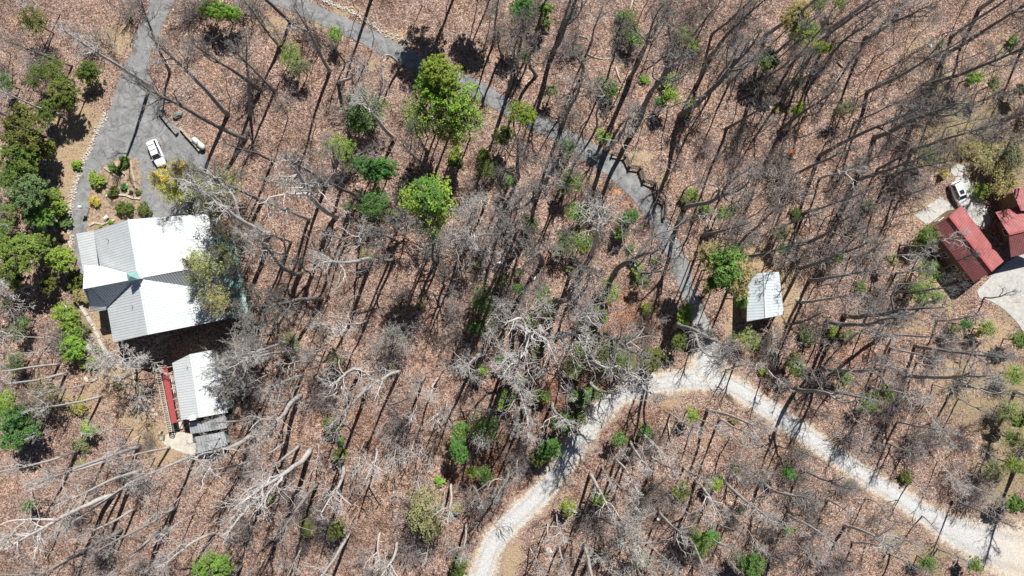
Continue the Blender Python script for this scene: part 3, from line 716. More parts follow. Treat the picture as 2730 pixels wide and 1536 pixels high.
crop(2030, 760, [(390,170,860,110), (250,375,560,300,dict(kind='B', pale=.2)), (630,345,1250,390,dict(kind='B', pale=.3)), (800,295,1560,270,dict(kind='B', pale=.3, rad=1.1)), (1480,590,2250,635,dict(pale=.3)), (1280,480,1750,520), (330,1000,900,1110,dict(kind='B', pale=.3)), (580,800,1080,870,dict(kind='B', pale=.6)), (1240,610,1700,700), (1870,970,2400,1040,dict(kind='B', pale=.15, rad=1.5)), (1050,980,1500,1130,dict(kind='B', pale=.9)), (1310,1320,1800,1380), (780,560,1060,430,b_), (760,1420,1000,1500), (1390,865,2100,915,dict(kind='B')), (860,240,1080,190), (190,670,400,750,s_), (1550,1130,1760,1430,dict(pale=.9)), (1180,500,1140,420,dict(kind='B', pale=.9, hfix=14.0)),
  (1000,650,1200,700), (1700,340,2060,330,dict(kind='B')), (40,800,180,920,dict(kind='B', pale=.9)), (650,1060,800,1020,dict(kind='B', pale=.8)), (2040,640,2360,660,b_), (1900,1100,2150,1200,b_), (520,560,720,600,b_), (1100,760,1400,830,dict(kind='B', pale=.8)), (980,430,1250,460,b_), (450,1180,650,1290,b_), (850,1260,1050,1380,b_), (1500,750,1800,800,b_), (1650,960,1900,1010,b_), (60,560,130,640,s_), (700,900,860,960,s_), (2150,120,2400,90,b_)])
crop(2030, 1136, [(160,190,480,295,dict(pale=.25)), (770,55,1150,190,b_), (300,325,480,430,s_), (380,440,800,530,dict(kind='B', pale=.2)), (0,530,400,700,dict(kind='B', pale=.6)), (240,850,700,1120,dict(pale=.8)), (800,965,1300,1160,dict(kind='B', pale=1.0, rad=1.5)), (410,1320,700,1430,dict(pale=.2)), (0,840,330,1010,p_), (1850,710,2350,930,dict(pale=.3)), (1160,890,1450,940,dict(pale=.2)), (1700,340,1980,600,dict(pale=.9)), (1740,310,2080,350,dict(kind='B', pale=.9)), (0,1060,250,1110), (1240,1230,1560,1440,dict(kind='B')), (870,1120,1250,1190,b_), (1250,180,1520,260,dict(kind='B', pale=.8)), (60,640,170,790,s_),
  (480,950,620,1060), (1000,700,1200,800,dict(kind='B', pale=.8)), (1450,520,1620,640,dict(kind='B', pale=.8)), (1550,870,1700,1000,b_), (700,500,900,600,s_), (1400,120,1760,200,dict(kind='B', pale=.8)), (640,720,900,850,dict(kind='B', pale=.8)), (1980,540,2250,700,dict(kind='B')), (1700,1180,1950,1300,b_), (120,1240,300,1400,s_), (1300,1080,1500,1150,b_)])
# two multi-stemmed ornamental trees near the buildings
o = bare(366, 968, 345, 958, kind='V', hfix=8.6, pale=1.0)
bare(700, 905, 650, 912, kind='V', hfix=9.0, pale=.35)
bare(660, 960, 625, 975, kind='V', hfix=8.0, pale=.3)
bare(640, 1030, 600, 1045, kind='V', hfix=7.0, pale=.5)
bare(20, 790, -5, 790, kind='V', hfix=7.0, pale=.9)
bare(690, 870, 655, 868, kind='V', hfix=8.0, pale=.3)
print('traced', BT, NT)

# fillers between the traced ones, up to 300 bare trees
def free(x, y, clear=20):
    for poly in ROOF_KEEP:
        if inpoly(x, y, poly): return False
    for P, ex in ((asph, 10), (grav, 14)):
        if np.min(np.hypot(P[:,0]-x, P[:,1]-y) - P[:,2]/2) < ex: return False
    return all(abs(x-a) > clear or abs(y-b) > clear for a, b in FOOT)
def leans(x, y, h):
    k = h/(H-h); tx, ty = x + (x-CX)*k, y + (y-CY)*k
    for t in (0.5, 0.8, 1.0, 1.15):
        for poly in ROOF_KEEP + [CURVE, CAR_KEEP]:
            if inpoly(x+(tx-x)*t, y+(ty-y)*t, poly): return False
    return True
def density(x, y):
    if x < 640 and 200 < y < 1130: return 0.10 if x > 180 else 0.3
    if x < 560: return 0.6
    if x > 2440 and 560 < y < 900: return 0.1
    if x > 2600 and y > 900: return 0.8
    if x < 1400 and y < 700: return 0.6
    return 1.0
tries = 0; small = 0
while NT['t'] < 298 and tries < 6000:
    tries += 1
    x = random.uniform(10, 2780); y = random.uniform(-50, 1600)
    if random.random() > density(x, y)*(1.0 if (x > 1400 and y < 800) or (x < 1300 and y > 900) else .35) or not free(x, y, 24): continue
    h = random.uniform(15, 23)
    if not leans(x, y, h): continue
    k = h/(H-h); bare(x, y, x+(x-CX)*k + random.gauss(0, 16), y+(y-CY)*k + random.gauss(0, 16), hfix=h)
print('after fill', NT)
NS = 0
while NS < 190 and NS + NT['s'] < 297 and tries < 16000:
    tries += 1
    x = random.uniform(20, 2710); y = random.uniform(-20, 1550)
    if random.random() > density(x, y) or not free(x, y, 16): continue
    h = random.uniform(5, 11)
    if not leans(x, y, h): continue
    k = h/(H-h)
    B = W(x, y, 0); B.z = gz(B.x, B.y)
    ax = Vector((random.gauss(0, .12), random.gauss(0, .12), 1)).normalized()
    q = UP.rotation_difference(ax) @ Quaternion(UP, random.uniform(0, 6.28)); c = bark_color(random.uniform(.2, 1.0))
    o = spawn('bare_sapling', B, q, h/12, random.choice(SLIM), ('trunk', 'crown'), (c, c), None, 'sapling', 'bare saplings under the forest trees')
    pend(o, random.choice(['slim', 'thin', 'spindly']) if False else ('slim' if h < 8 else 'lanky'), 'bare sapling', x + (x-CX)*k*.5, y + (y-CY)*k*.5)
    NS += 1; FOOT.append((x, y))
NB = 0; BR = []
while NB < 200 and tries < 30000:
    tries += 1
    x = random.uniform(0, 2730); y = random.uniform(0, 1536)
    if random.random() > density(x, y) or not free(x, y, 10): continue
    if any(abs(x-a) < 20 and abs(y-b) < 20 for a, b in BR): continue
    B = W(x, y, 0); B.z = gz(B.x, B.y)
    me = random.choice(BRUSH); c = bark_color(random.uniform(.0, .8)); c = (c[0]*1.0, c[1]*.93, c[2]*.93)
    o = bpy.data.objects.new('bare_shrub', me); C.objects.link(o); o.location = B; o.rotation_euler = (0, 0, random.uniform(0, 6.28))
    s = random.uniform(.7, 2.0); o.scale = (s*1.15, s*1.15, s); o.color = (*c, 1)
    tag(o, None, 'shrub', 'leafless shrubs on the leaf litter'); pend(o, 'low' if s < 1 else 'wide', 'leafless shrub', x, y)
    BR.append((x, y)); NB += 1

# ---- evergreens: crowns of many small leaf faces gathered in tufts
def make_crown(name, n_tuft, n_leaf, tuft, leaf, dense=1.0, flatz=0.9, hollow=0.25, needle=False, droop=0.0):
    V, Fc = [], []
    lobes = [(np.array([math.cos(a)*.42, math.sin(a)*.42, random.uniform(-.25,.3)]), random.uniform(.42,.66)) for a in [random.uniform(0,6.28) for _ in range(7)]] + [(np.array([0,0,.25]), .62)]
    for i in range(n_tuft):
        c0, lr = lobes[i % len(lobes)]
        d = rng.normal(size=3); d /= np.linalg.norm(d)
        if d[2] < -0.2 and random.random() < .5: d[2] *= -1
        c = c0 + d*lr*(random.random()**0.45 if random.random() > hollow else random.random())
        c[2] *= flatz; ts = tuft*random.uniform(.6, 1.3)
        out = c/(np.linalg.norm(c)+1e-6)
        for k in range(n_leaf):
            e = rng.normal(size=3); e *= (random.random()**.4)/np.linalg.norm(e)
            p = c + e*np.array([1, 1, .55])*ts
            nrm = rng.normal(size=3)*0.75 + out*0.5 + np.array([0, 0, .9]); nrm /= np.linalg.norm(nrm)
            t = np.cross(nrm, rng.normal(size=3)); t /= np.linalg.norm(t)+1e-9
            b = np.cross(nrm, t); L = leaf*random.uniform(.6, 1.35)
            w = L*(0.16 if needle else 0.42)
            j = len(V)
            V += [tuple(p - t*L*.5), tuple(p + b*w), tuple(p + t*L*.5), tuple(p - b*w)]
            Fc.append((j, j+1, j+2, j+3))
    me = bpy.data.meshes.new(name); me.from_pydata(V, [], Fc); me.materials.append(M['leaf']); me.update()
    return me
EV = {
 'pine':  [make_crown('pine crown', 560, 34, .078, .042) for _ in range(2)],
 'broad': [make_crown('broad crown', 300, 36, .11, .060) for _ in range(3)],
 'shrub': [make_crown('shrub crown', 90, 36, .20, .14) for _ in range(2)],
 'wispy': [make_crown('wispy crown', 150, 20, .17, .060, hollow=.5) for _ in range(3)],
 'airy': [make_crown('airy crown', 170, 11, .17, .050, hollow=.6) for _ in range(2)],
 'small': [make_crown('small crown', 60, 26, .24, .125, hollow=.5) for _ in range(2)],
 'needle':[make_crown('needle crown', 200, 22, .17, .15, needle=True, hollow=.45) for _ in range(1)],
}
def make_ev_trunk(name, limbs=14):
    "unit crown radius; trunk top at the crown centre, 2.2 units tall foot at -2.2"
    mb = MB()
    mb.tube([Vector((0,0,-1)), Vector((.02,.01,-.4)), Vector((0,.02,.75))], [.05,.04,.015], 7)
    for i in range(limbs):
        t = random.uniform(-.55, .6); az = i*2.4
        d = Vector((math.cos(az), math.sin(az), random.uniform(.1,.5)))
        p = Vector((0, 0, t)); L = .8*(1-abs(t)*.5)
        mb.tube([p, p+d*L*.5, p+d*L+Vector((0,0,.08))], [.018,.012,.006], 4)
    return mb.mesh(name, M['bark'], True)
EVT = [make_ev_trunk('evergreen limbs') for _ in range(2)]
def make_post():
    mb = MB(); mb.tube([Vector((0,0,0)), Vector((.01,0,.5)), Vector((0,0,1))], [.05,.044,.036], 8); return mb.mesh('evergreen bole', M['bark'], True)
POST = make_post()
COL = {'B': (0.27,0.42,0.07), 'Y': (0.58,0.56,0.12), 'M': (0.20,0.32,0.085), 'D': (0.16,0.225,0.055), 'T': (0.18,0.30,0.12), 'G': (0.125,0.28,0.075), 'S': (0.24,0.27,0.15), 'O': (0.38,0.39,0.18), 'L': (0.29,0.41,0.085)}
CW = {'B': 'bright yellow-green', 'Y': 'yellow budding', 'M': 'mid green', 'D': 'dark olive', 'T': 'bluish green', 'G': 'deep green', 'S': 'grey-green wispy', 'O': 'pale olive', 'L': 'fresh light green'}
def green(x, y, r, typ, col, hc=None, asp=1.0, adj=None):
    if hc is None: hc = 8.0 if r >= 58 else 5.5 if r >= 38 else 3.2 if r >= 26 else 1.3
    Cn = W(x, y, hc); g = gz(Cn.x, Cn.y); rr = r*(H-hc)/F
    tall = hc > 2.2
    if typ == 'wispy': rr *= 1.15
    fam = {'pine': 'pine', 'broad': 'broad' if r > 24 else 'shrub', 'wispy': 'wispy' if r > 24 else 'small', 'needle': 'needle'}[typ]
    c = tuple(v*random.uniform(.88, 1.12) for v in COL[col])
    nm = {'pine': 'pine_tree', 'needle': 'pine_tree'}.get(typ, 'evergreen_tree') if tall else 'evergreen_shrub'
    o = bpy.data.objects.new(nm, None); C.objects.link(o); o.location = (Cn.x, Cn.y, g)
    tag(o, None, 'tree' if tall else 'shrub', 'green trees among the bare ones' if tall else 'green shrubs')
    f = bpy.data.objects.new('crown' if tall else 'foliage', random.choice(EV[fam])); C.objects.link(f); f.parent = o
    zs = rr*random.uniform(.85, 1.05) if tall else min(rr*.8, 1.3)
    if tall: zs = min(zs, hc*.85)
    f.location = (0, 0, hc-g if tall else zs*.75); f.scale = (rr*1.02, rr*asp*1.02, zs); f.rotation_euler = (0, 0, random.uniform(0, 6.28) if asp == 1 else 0); f.color = (*c, 1)
    bk = (0.12,0.10,0.085)
    t = bpy.data.objects.new('limbs' if tall else 'stem', random.choice(EVT)); C.objects.link(t); t.parent = o; t.color = (*bk, 1)
    t.location = f.location; t.scale = (rr, rr, zs)
    if tall:
        p = bpy.data.objects.new('trunk', POST); C.objects.link(p); p.parent = o; p.color = (*bk, 1)
        p.location = (0, 0, -0.3); p.scale = (max(2.2, rr*.75),)*2 + (hc-g+.5,)
    pend(o, (adj + ' ' if adj else '') + CW[col], ('pine' if 'pine' in nm else 'leafy tree' if tall else 'leafy shrub'), x, y)
    return o
for t in [
 (171,248,50,'broad','D'),(72,350,76,'broad','D'),(50,432,62,'broad','D'),(235,190,36,'broad','D',3),(14,222,28,'wispy','T'),(78,516,62,'broad','T'),(100,575,46,'broad','M'),(62,682,68,'broad','M'),(166,690,46,'broad','L',4),
 (160,551,26,'broad','L',2.5),(199,438,17,'broad','B'),(253,477,24,'broad','L',1.5,1,'round'),(251,537,15,'broad','Y',.8),(163,588,20,'broad','T',2),(176,848,42,'broad','L',3),(192,885,34,'broad','M',2.5),(196,925,42,'broad','L',3),(229,968,26,'broad','B',2),
 (229,885,12,'broad','D',.8),(257,931,13,'broad','D',.8),(52,1141,64,'broad','G',6),(16,1090,34,'broad','L',4),(3,1060,22,'wispy','L'),(119,1047,46,'wispy','S'),(50,877,34,'wispy','S'),(44,967,34,'wispy','S'),(210,1085,22,'wispy','O'),(215,790,24,'broad','O',1),
 (212,1188,22,'wispy','S'),(574,1512,62,'broad','M',7),(596,36,52,'broad','L',4.5,.6),(560,20,34,'broad','D',4),(895,86,18,'wispy','M',3,1.6),(775,150,32,'wispy','M',4,1.3),(800,180,32,'wispy','S',4),
 (1178,200,66,'pine','B',18,.9),(1192,262,98,'pine','B',15,.95,'towering'),(1240,318,60,'wispy','L',13),(1138,312,62,'wispy','L',13),(1120,330,40,'wispy','O',11),(1200,360,46,'wispy','L',10),(1190,-120,110,'pine','M',15),(1300,-110,70,'pine','M',14),(978,296,56,'wispy','T',7),(960,320,40,'broad','G',5.5),(1388,300,46,'pine','B',11,1,'round'),(1340,360,32,'broad','M',5),
 (908,396,38,'wispy','L'),(930,430,30,'wispy','S'),(1012,455,56,'broad','G',7,.62),(975,440,34,'broad','G',6),(997,548,46,'wispy','G',6,.85),(1010,520,30,'wispy','T',5),(1131,528,64,'pine','M',24),(1140,535,76,'wispy','L',23),(1148,592,44,'wispy','M',21),(1290,413,24,'broad','M',2),(1300,455,28,'wispy','D',3),
 (1215,408,18,'wispy','L',3,1.5),(1205,440,14,'wispy','L',3),(1284,800,36,'wispy','M',5,1.2),(1304,868,22,'wispy','S'),(1351,1064,26,'wispy','M'),(887,1133,28,'broad','D',2.5),(1295,1143,46,'wispy','T',6),(1226,1150,24,'wispy','M',5),(777,912,30,'wispy','S'),(1200,780,0,'',''),
 (1225,1195,28,'broad','G',6,1.7),(906,1215,23,'broad','D',2.5),(1133,1357,52,'wispy','O',7,1.4),(1150,1410,36,'wispy','S',5),(1168,1292,18,'broad','L',2),(1293,1262,26,'wispy','M',3),(818,1404,26,'wispy','D'),(895,1412,30,'broad','D',3),(1222,1512,28,'broad','D',3,1.3),
 (1393,26,40,'broad','G',8),(1455,25,24,'broad','M',5),(1450,60,20,'wispy','M'),(1628,240,28,'broad','M',3),(1612,235,18,'wispy','M',2),(1677,63,26,'wispy','D',3,1.5),(1777,206,24,'wispy','L',2),(1719,209,14,'wispy','L',1),(1537,134,17,'wispy','M',1),(1829,92,28,'wispy','S',4),
 (1850,110,20,'wispy','L',2),(2045,160,34,'broad','D',6,1.2),(2128,50,48,'pine','O',11),(2145,95,42,'pine','L',11,1.1),(2188,135,32,'pine','B',9,.8),(2160,130,26,'wispy','O',6),(2256,290,30,'wispy','S',4),(2715,102,17,'wispy','M'),(2726,240,22,'broad','D',3),(2185,10,30,'wispy','T',5),(2240,8,18,'wispy','M',3),
 (1523,482,34,'wispy','M',5),(1505,500,24,'wispy','S',3),(1541,572,34,'wispy','M',4),(1682,580,26,'broad','G',5),(1664,590,28,'wispy','D',3),(1505,650,38,'wispy','S',5),(1555,645,30,'wispy','M',5),(1845,517,17,'wispy','L',1.2),(1830,530,18,'wispy','S',1.2),(1884,557,17,'wispy','M',1),(1415,590,20,'wispy','M',3,1.4),
 (1893,688,46,'needle','O',12),(1938,715,56,'needle','M',14),(1972,748,48,'needle','O',13,1.1),(1915,745,36,'needle','D',11),(1975,798,26,'needle','M',9),(1950,680,34,'needle','M',12),(1707,720,19,'wispy','L',1.3),(1622,768,34,'wispy','O',3),(1509,392,22,'wispy','M',3),(1446,808,30,'wispy','T',5,1.3),(1630,785,26,'broad','L',3),
 (1592,842,32,'broad','M',4),(1560,860,30,'wispy','S',3),(1727,822,16,'wispy','L',1.3),(1824,838,26,'broad','L',5,1.4),(1812,870,22,'wispy','D',3),(1808,912,28,'broad','D',4),(1735,960,44,'broad','D',5),(1669,975,34,'wispy','M',5),(1610,935,46,'wispy','S',5),(1640,945,30,'wispy','M',4),(1526,975,32,'wispy','S'),
 (1443,1055,26,'broad','M',3),(1530,980,24,'wispy','L',3),(1553,1062,34,'broad','G',5),(1590,1050,26,'wispy','M',4),(1504,1127,34,'broad','G',5),(1540,1110,24,'wispy','M',3),(1995,904,30,'wispy','O',3.5),(2022,915,14,'wispy','L',1.3),(2039,992,14,'broad','L',1.2),(1362,1068,18,'broad','G',2),
 (1465,1194,38,'broad','G',5),(1440,1215,30,'broad','D',4),(1818,1310,28,'wispy','O',3),(1870,1450,36,'wispy','M',5),(1840,1420,30,'wispy','S',4),(2003,1508,42,'broad','G',6),(1975,1495,30,'wispy','D',4),(1655,1445,11,'wispy','M',.8),
 (2477,630,32,'wispy','M',4),(2455,640,26,'wispy','D',3),(2472,722,32,'wispy','M',4),(2124,568,16,'wispy','D',1),(2298,764,16,'wispy','M',1.2),(2070,475,11,'wispy','M',.8),(2325,551,20,'wispy','S',2),(2640,425,44,'wispy','O',2.4),(2670,480,50,'wispy','O',2.6),(2632,505,24,'wispy','L',2),(2518,460,14,'wispy','Y',1),(2600,395,36,'wispy','O',2.2),(2700,420,40,'wispy','S',4),
 (2229,887,19,'broad','B',1.5),(2160,900,24,'wispy','S',2),(2121,980,30,'broad','M',4),(2105,960,24,'wispy','D',3),(2245,1006,24,'wispy','M',3),(2461,782,38,'wispy','M',5),(2445,770,26,'wispy','S',3),(2626,879,24,'wispy','L',3),(2550,880,20,'wispy','S',2),(2720,908,30,'broad','M',4),(2320,1077,30,'wispy','M',4),(2270,900,20,'wispy','S',2),
 (2718,1120,24,'broad','M',4),(2700,1000,30,'wispy','L',3),(2706,1343,32,'broad','M',4),(2706,1240,30,'wispy','L',4),(2472,1500,28,'wispy','M',3),(2588,1503,22,'wispy','M',3),(2427,1280,18,'wispy','D',2),(2700,1170,28,'wispy','D',4),(2690,1090,30,'wispy','O',3),(2650,1250,30,'wispy','S',4),
 (330,555,30,'broad','D',1.0,.72,'clipped'),(301,510,15,'broad','D',1),(294,515,12,'broad','M',.8),(330,430,16,'broad','D',.8),(316,450,14,'broad','D',.8),(368,512,9,'broad','D',.6),(385,560,18,'wispy','D',.8),(300,445,12,'wispy','M',.8),(330,498,12,'broad','G',.7),(294,592,7,'broad','B',.4),(267,603,6,'broad','L',.4),
 (153,600,14,'broad','T',1),(140,520,24,'broad','M',3),(20,560,26,'wispy','M'),(18,480,30,'broad','M',4),(130,760,30,'broad','D',3),(30,740,40,'broad','D',4),(190,750,24,'broad','D',2),(8,650,30,'broad','M',4),(130,300,36,'broad','D',4),(110,395,40,'broad','D',4),(110,640,34,'broad','M',4),(150,195,44,'wispy','D',5),(90,60,40,'wispy','D',5),(100,205,34,'wispy','D',4)]:  # two of the closing dark wispy trees are added to darken a shadowed spot
    if t[2]: green(*t[:5], **dict(zip(('hc','asp','adj'), t[5:])))

NG = 0
while NG < 90:
    x, y = (random.gauss(1560, 330), random.gauss(850, 330)) if NG % 3 else (random.uniform(20, 2710), random.uniform(20, 1500))
    if not (10 < x < 2720 and 10 < y < 1530) or not free(x, y, 8): continue
    r = random.uniform(9, 24); green(x, y, r, 'wispy', random.choice('LLMMSOGT'), random.uniform(.8, 1.4) if r < 14 else random.uniform(2.4, 4.5)); NG += 1
def bud(x, y, r, col, hc, adj, leafy=1):
    Cn = W(x, y, hc); rr = r*(H-hc)/F
    me = random.choice(VASE); o = spawn('budding_tree', Vector((Cn.x, Cn.y, 0)), Quaternion(UP, random.uniform(0, 6)), 1.0, (), (), (), None, 'tree', 'budding trees by the big house')
    c = bark_color(.55)
    for m_, nm in zip(me, ('trunk', 'crown')):
        p = bpy.data.objects.new(nm, m_); C.objects.link(p); p.parent = o; p.color = (*c, 1)
        k = rr/4.4; p.scale = (k, k, (hc+rr*.5)/8)
    for q in range(leafy):
        f = bpy.data.objects.new('foliage', random.choice(EV['airy'] if col != 'Y' else EV['wispy'])); C.objects.link(f); f.parent = o; f.color = (*[v*random.uniform(.9,1.1) for v in COL[col]], 1)
        f.location = (0, 0, hc); f.scale = (rr*1.15, rr*1.15, rr*.8); f.rotation_euler = (0, 0, q*2.1)
    pend(o, adj + ' ' + {'Y': 'yellow', 'O': 'olive', 'S': 'grey-green'}[col], 'budding tree', x, y)
for t in [(432,478,36,'Y',9,'clumpy'),(478,452,32,'Y',10,'clumpy'),(463,505,40,'Y',9,'clumpy'),(515,475,36,'O',11,'sparse',2),(545,522,58,'O',14,'wide'),(604,492,48,'O',11,'thin',2),(590,560,40,'S',10,'thin'),(520,700,40,'O',13,'sparse',2),(552,738,64,'O',14,'wide'),(592,690,46,'S',12,'thin',2),(575,800,44,'O',13,'thin',2),(620,620,40,'S',10,'sparse')]: bud(*t)
# rust orange shrub
o = bpy.data.objects.new('orange_shrub', EV['small'][0].copy()); C.objects.link(o); o.data.materials.clear(); o.data.materials.append(M['orange'])
p = W(2110, 404, .8); o.location = p; o.scale = (.85, .7, .5)
tag(o, 'small rust orange shrub alone among bare trees in the upper right', 'shrub')
name_all()
print('bare', BT, 'saplings', NS)
# ------------------------------------------------------------------ buildings
HA = R(10.5)   # the big house is turned this much on the plan
roof_w = m_roof('pale ribbed roof', (0.54,0.58,0.59), (0.62,0.65,0.66), ang=-R(80)+R(90), period=0.44, seam=0.91, blotch=.10)
roof_n = m_roof('white lit-side cross roof', (0.66,0.69,0.70), (0.72,0.745,0.75), ang=R(100), period=0.44, seam=0.95)  # sunlit slopes: colour whitened and ribs nearly washed out
roof_x = m_roof('pale cross roof with painted rib shade', (0.60,0.64,0.65), (0.68,0.71,0.72), ang=R(100), period=0.44, seam=0.5)  # slopes turned from the sun: rib shade painted as dark stripes
roof_s = m_roof('dull ribbed shed roof', (0.34,0.36,0.38), (0.56,0.58,0.60), ang=R(100), period=0.5, seam=0.8, blotch=.35)
roof_r = m_roof('red ribbed roof', (0.36,0.115,0.115), (0.46,0.17,0.165), ang=R(38), period=0.45, seam=0.84, blotch=.3)
roof_r2 = m_roof('red ribbed side roof', (0.36,0.12,0.12), (0.47,0.18,0.175), ang=R(104), period=0.45, seam=0.84, blotch=.3)
roof_c = m_roof('blue grey cabin roof', (0.47,0.53,0.56), (0.57,0.62,0.64), ang=R(4), period=0.5, seam=0.9)
M['redawn'] = flat('red sheet', (0.36,0.075,0.075), 0.5, 0.3, var=0.12)

def walls_from(pts, z0, inset=0.5):
    c = sum((Vector((p.x, p.y, 0)) for p in pts), Vector())/len(pts)
    out = []
    for p in pts:
        d = Vector((p.x, p.y, 0)) - c; out.append(c + d*(1 - inset/max(d.length, .1)))
    return out

def window_on(a, b, t, zc, w, h, parent, wall_out, door=False):
    "a framed window on the wall running from a to b, at fraction t"
    d = (b-a).normalized(); p = a.lerp(b, t); n = Vector((d.y, -d.x, 0))
    if n.dot(wall_out) < 0: n = -n
    ang = math.atan2(d.y, d.x)
    o = Vector(parent.location)
    f = MB(); c = p + n*0.03 + Vector((0, 0, zc))
    for s in (-1, 1):
        f.box(c + d*(s*(w/2)), (0.1, 0.1, h + .1), ang); f.box(c + Vector((0, 0, s*h/2)), (w - .1, 0.1, 0.1), ang)
    if not door: f.box(c, (0.05, 0.08, h-.1), ang)
    fr = part(f, 'door' if door else 'window', M['white'], parent)
    g = MB(); g.box(c - n*0.01, (w-.09, 0.05, h-.09), ang)
    g.v = [(x-o.x, y-o.y, z-o.z) for x, y, z in g.v]
    go = bpy.data.objects.new('door_panel' if door else 'pane', g.mesh('pane', M['boards'] if door else M['glass'])); C.objects.link(go); go.parent = fr

def gable(name, label, cat, base_px, W_, E_, Rg, mat, wallmat, zc=1.6, th=0.16, wins=3, group=None, inset=0.5):
    "W_, E_ and Rg are pairs of photo points with heights: two eaves and the ridge"
    w = [W(*p) for p in W_]; e = [W(*p) for p in E_]; r = [W(*p) for p in Rg]
    loc = Vector(((w[0].x+e[1].x)/2, (w[0].y+e[1].y)/2, 0))
    t = thing(name, loc, label, cat, group)
    ro = MB(); ro.slab([w[0], w[1], r[1], r[0]], th); ro.slab([r[0], r[1], e[1], e[0]], th)
    roof = part(ro, 'roof', mat, t)
    cap = MB(); cap.beam(r[0] + Vector((0,0,.03)), r[1] + Vector((0,0,.03)), 0.32, 0.07)
    cap.v = [(x-loc.x, y-loc.y, z) for x, y, z in cap.v]
    co = bpy.data.objects.new('ridge_cap', cap.mesh('ridge_cap', M['roofcap'] if name != 'red_roof_house' else M['redawn'])); C.objects.link(co); co.parent = roof
    q = walls_from([w[0], w[1], e[1], e[0]], 0, inset)
    zt = min(w[0].z, e[0].z) - th
    wl = MB(); wl.prism([v + Vector((0,0,-.3)) for v in q], [v + Vector((0,0,zt)) for v in q])
    for i, (a, b) in enumerate(((q[0], q[3]), (q[1], q[2]))):
        m_ = (a+b)/2; n = (q[0]-q[1]).normalized()*(1 if i == 0 else -1)*0.0
        k = (r[i].z - zt)*0.93 - th
        tri = [a + Vector((0,0,zt)), b + Vector((0,0,zt)), m_ + Vector((0,0,zt+k-.15))]
        inn = (q[0]-q[1]).normalized()*(-0.12 if i == 0 else 0.12)
        wl.prism([p_ + inn for p_ in tri], tri)
    part(wl, 'wall', wallmat, t)
    cen = sum(q, Vector())/4
    for a, b in ((q[0], q[1]), (q[1], q[2]), (q[2], q[3]), (q[3], q[0])):
        L = (b-a).length; n = wins if L > 6 else 1
        for i in range(n):
            window_on(a, b, (i+1)/(n+1), zc, 1.1, 1.2, t, (a+b)/2 - cen)
    return t, q, roof
M['roofcap'] = flat('pale ridge metal', (0.56,0.59,0.60), 0.45, 0.4, var=0.05)

# --- the big house
hs, hq, hroof = gable('house', 'large white and grey metal-roofed house with a teal cupola at its crossing', 'house', None,
    [(250,615,5.5),(302,913,5.5)], [(555,570,5.5),(603,851,5.5)], [(343,585,10.5),(397,892,10.5)], roof_w, M['siding'], zc=3.6)
def hpart(polys, name, mat, th=0.14):
    mb = MB()
    for P in polys: mb.slab([W(*p) for p in P], th)
    return part(mb, name, mat, hs)
hpart([[(225,707,7.3),(221,771,10.32),(352,746,10.56),(352,732,10.56),(268,709,6.6)]], 'cross_gable', roof_n)
o = hpart([[(243,765,10.25),(286,817,5.9),(352,747,10.5)]], 'cross_gable', roof_x); o['label'] = 'steep shaded grey slope of the left cross gable'
hpart([[(378,733,10.56),(378,741,10.56),(503,718,10.35),(511,667,7.3)]], 'cross_gable', roof_n)
o = hpart([[(378,742,10.5),(522,771,6.8),(503,718,10.3)]], 'cross_gable', roof_x); o['label'] = 'steep shaded grey slope of the right cross gable'
hpart([[(221,772,9.2),(248,833,5.6),(283,826,5.6),(283,815,6.1),(243,766,9.2)]], 'porch_roof', roof_w)
hpart([[(203,623,4.4),(221,724,4.4),(262,709,5.42),(250,616,5.42)]], 'porch_roof', roof_w)
for P in ([(227,712,7.0),(223,771,10.0),(250,829,5.4)], [(509,671,7.0),(502,719,10.1),(520,769,6.6)]):
    mb = MB(); T_ = [W(*p) for p in P]; mb.prism([Vector((v.x, v.y, 0.2)) for v in T_], T_)
    part(mb, 'gable_wall', M['siding'], hs)
# walls under the two porch roofs
for x, y, z in ((207,630,4.3),(222,718,4.3),(250,828,5.4),(281,822,5.4)):
    mb = MB(); p = W(x, y, z); mb.beam((p.x, p.y, -.2), (p.x, p.y, z-.1), .2, .2); part(mb, 'porch_post', M['timber'], hs)
# cupola
c = W(362, 737, 11.2); mb = MB(); mb.box((c.x, c.y, 11.1), (1.35, 1.0, 2.0), HA)
cu = part(mb, 'cupola', M['white'], hs)
mb = MB(); m3 = Matrix.Rotation(HA, 3, 'Z')
q = [Vector((c.x, c.y, 12.1)) + m3 @ Vector((a*.88, b*.66, 0)) for a, b in ((-1,-1),(1,-1),(1,1),(-1,1))]
tip = Vector((c.x, c.y, 12.75))
for i in range(4): mb.poly([q[i], q[(i+1)%4], tip])
mb.poly(q[::-1]); mb.v = [(x-hs.location.x, y-hs.location.y, z) for x, y, z in mb.v]
o = bpy.data.objects.new('cupola_roof', mb.mesh('cupola_roof', M['teal'])); C.objects.link(o); o.parent = cu
for (x, y, z) in ((290,639,7.4),(355,815,9.0)):
    mb = MB(); p = W(x, y, z); mb.tube([p - Vector((0,0,.3)), p + Vector((0,0,.75))], [.07,.07], 7); part(mb, 'vent_pipe', M['chrome'], hs)
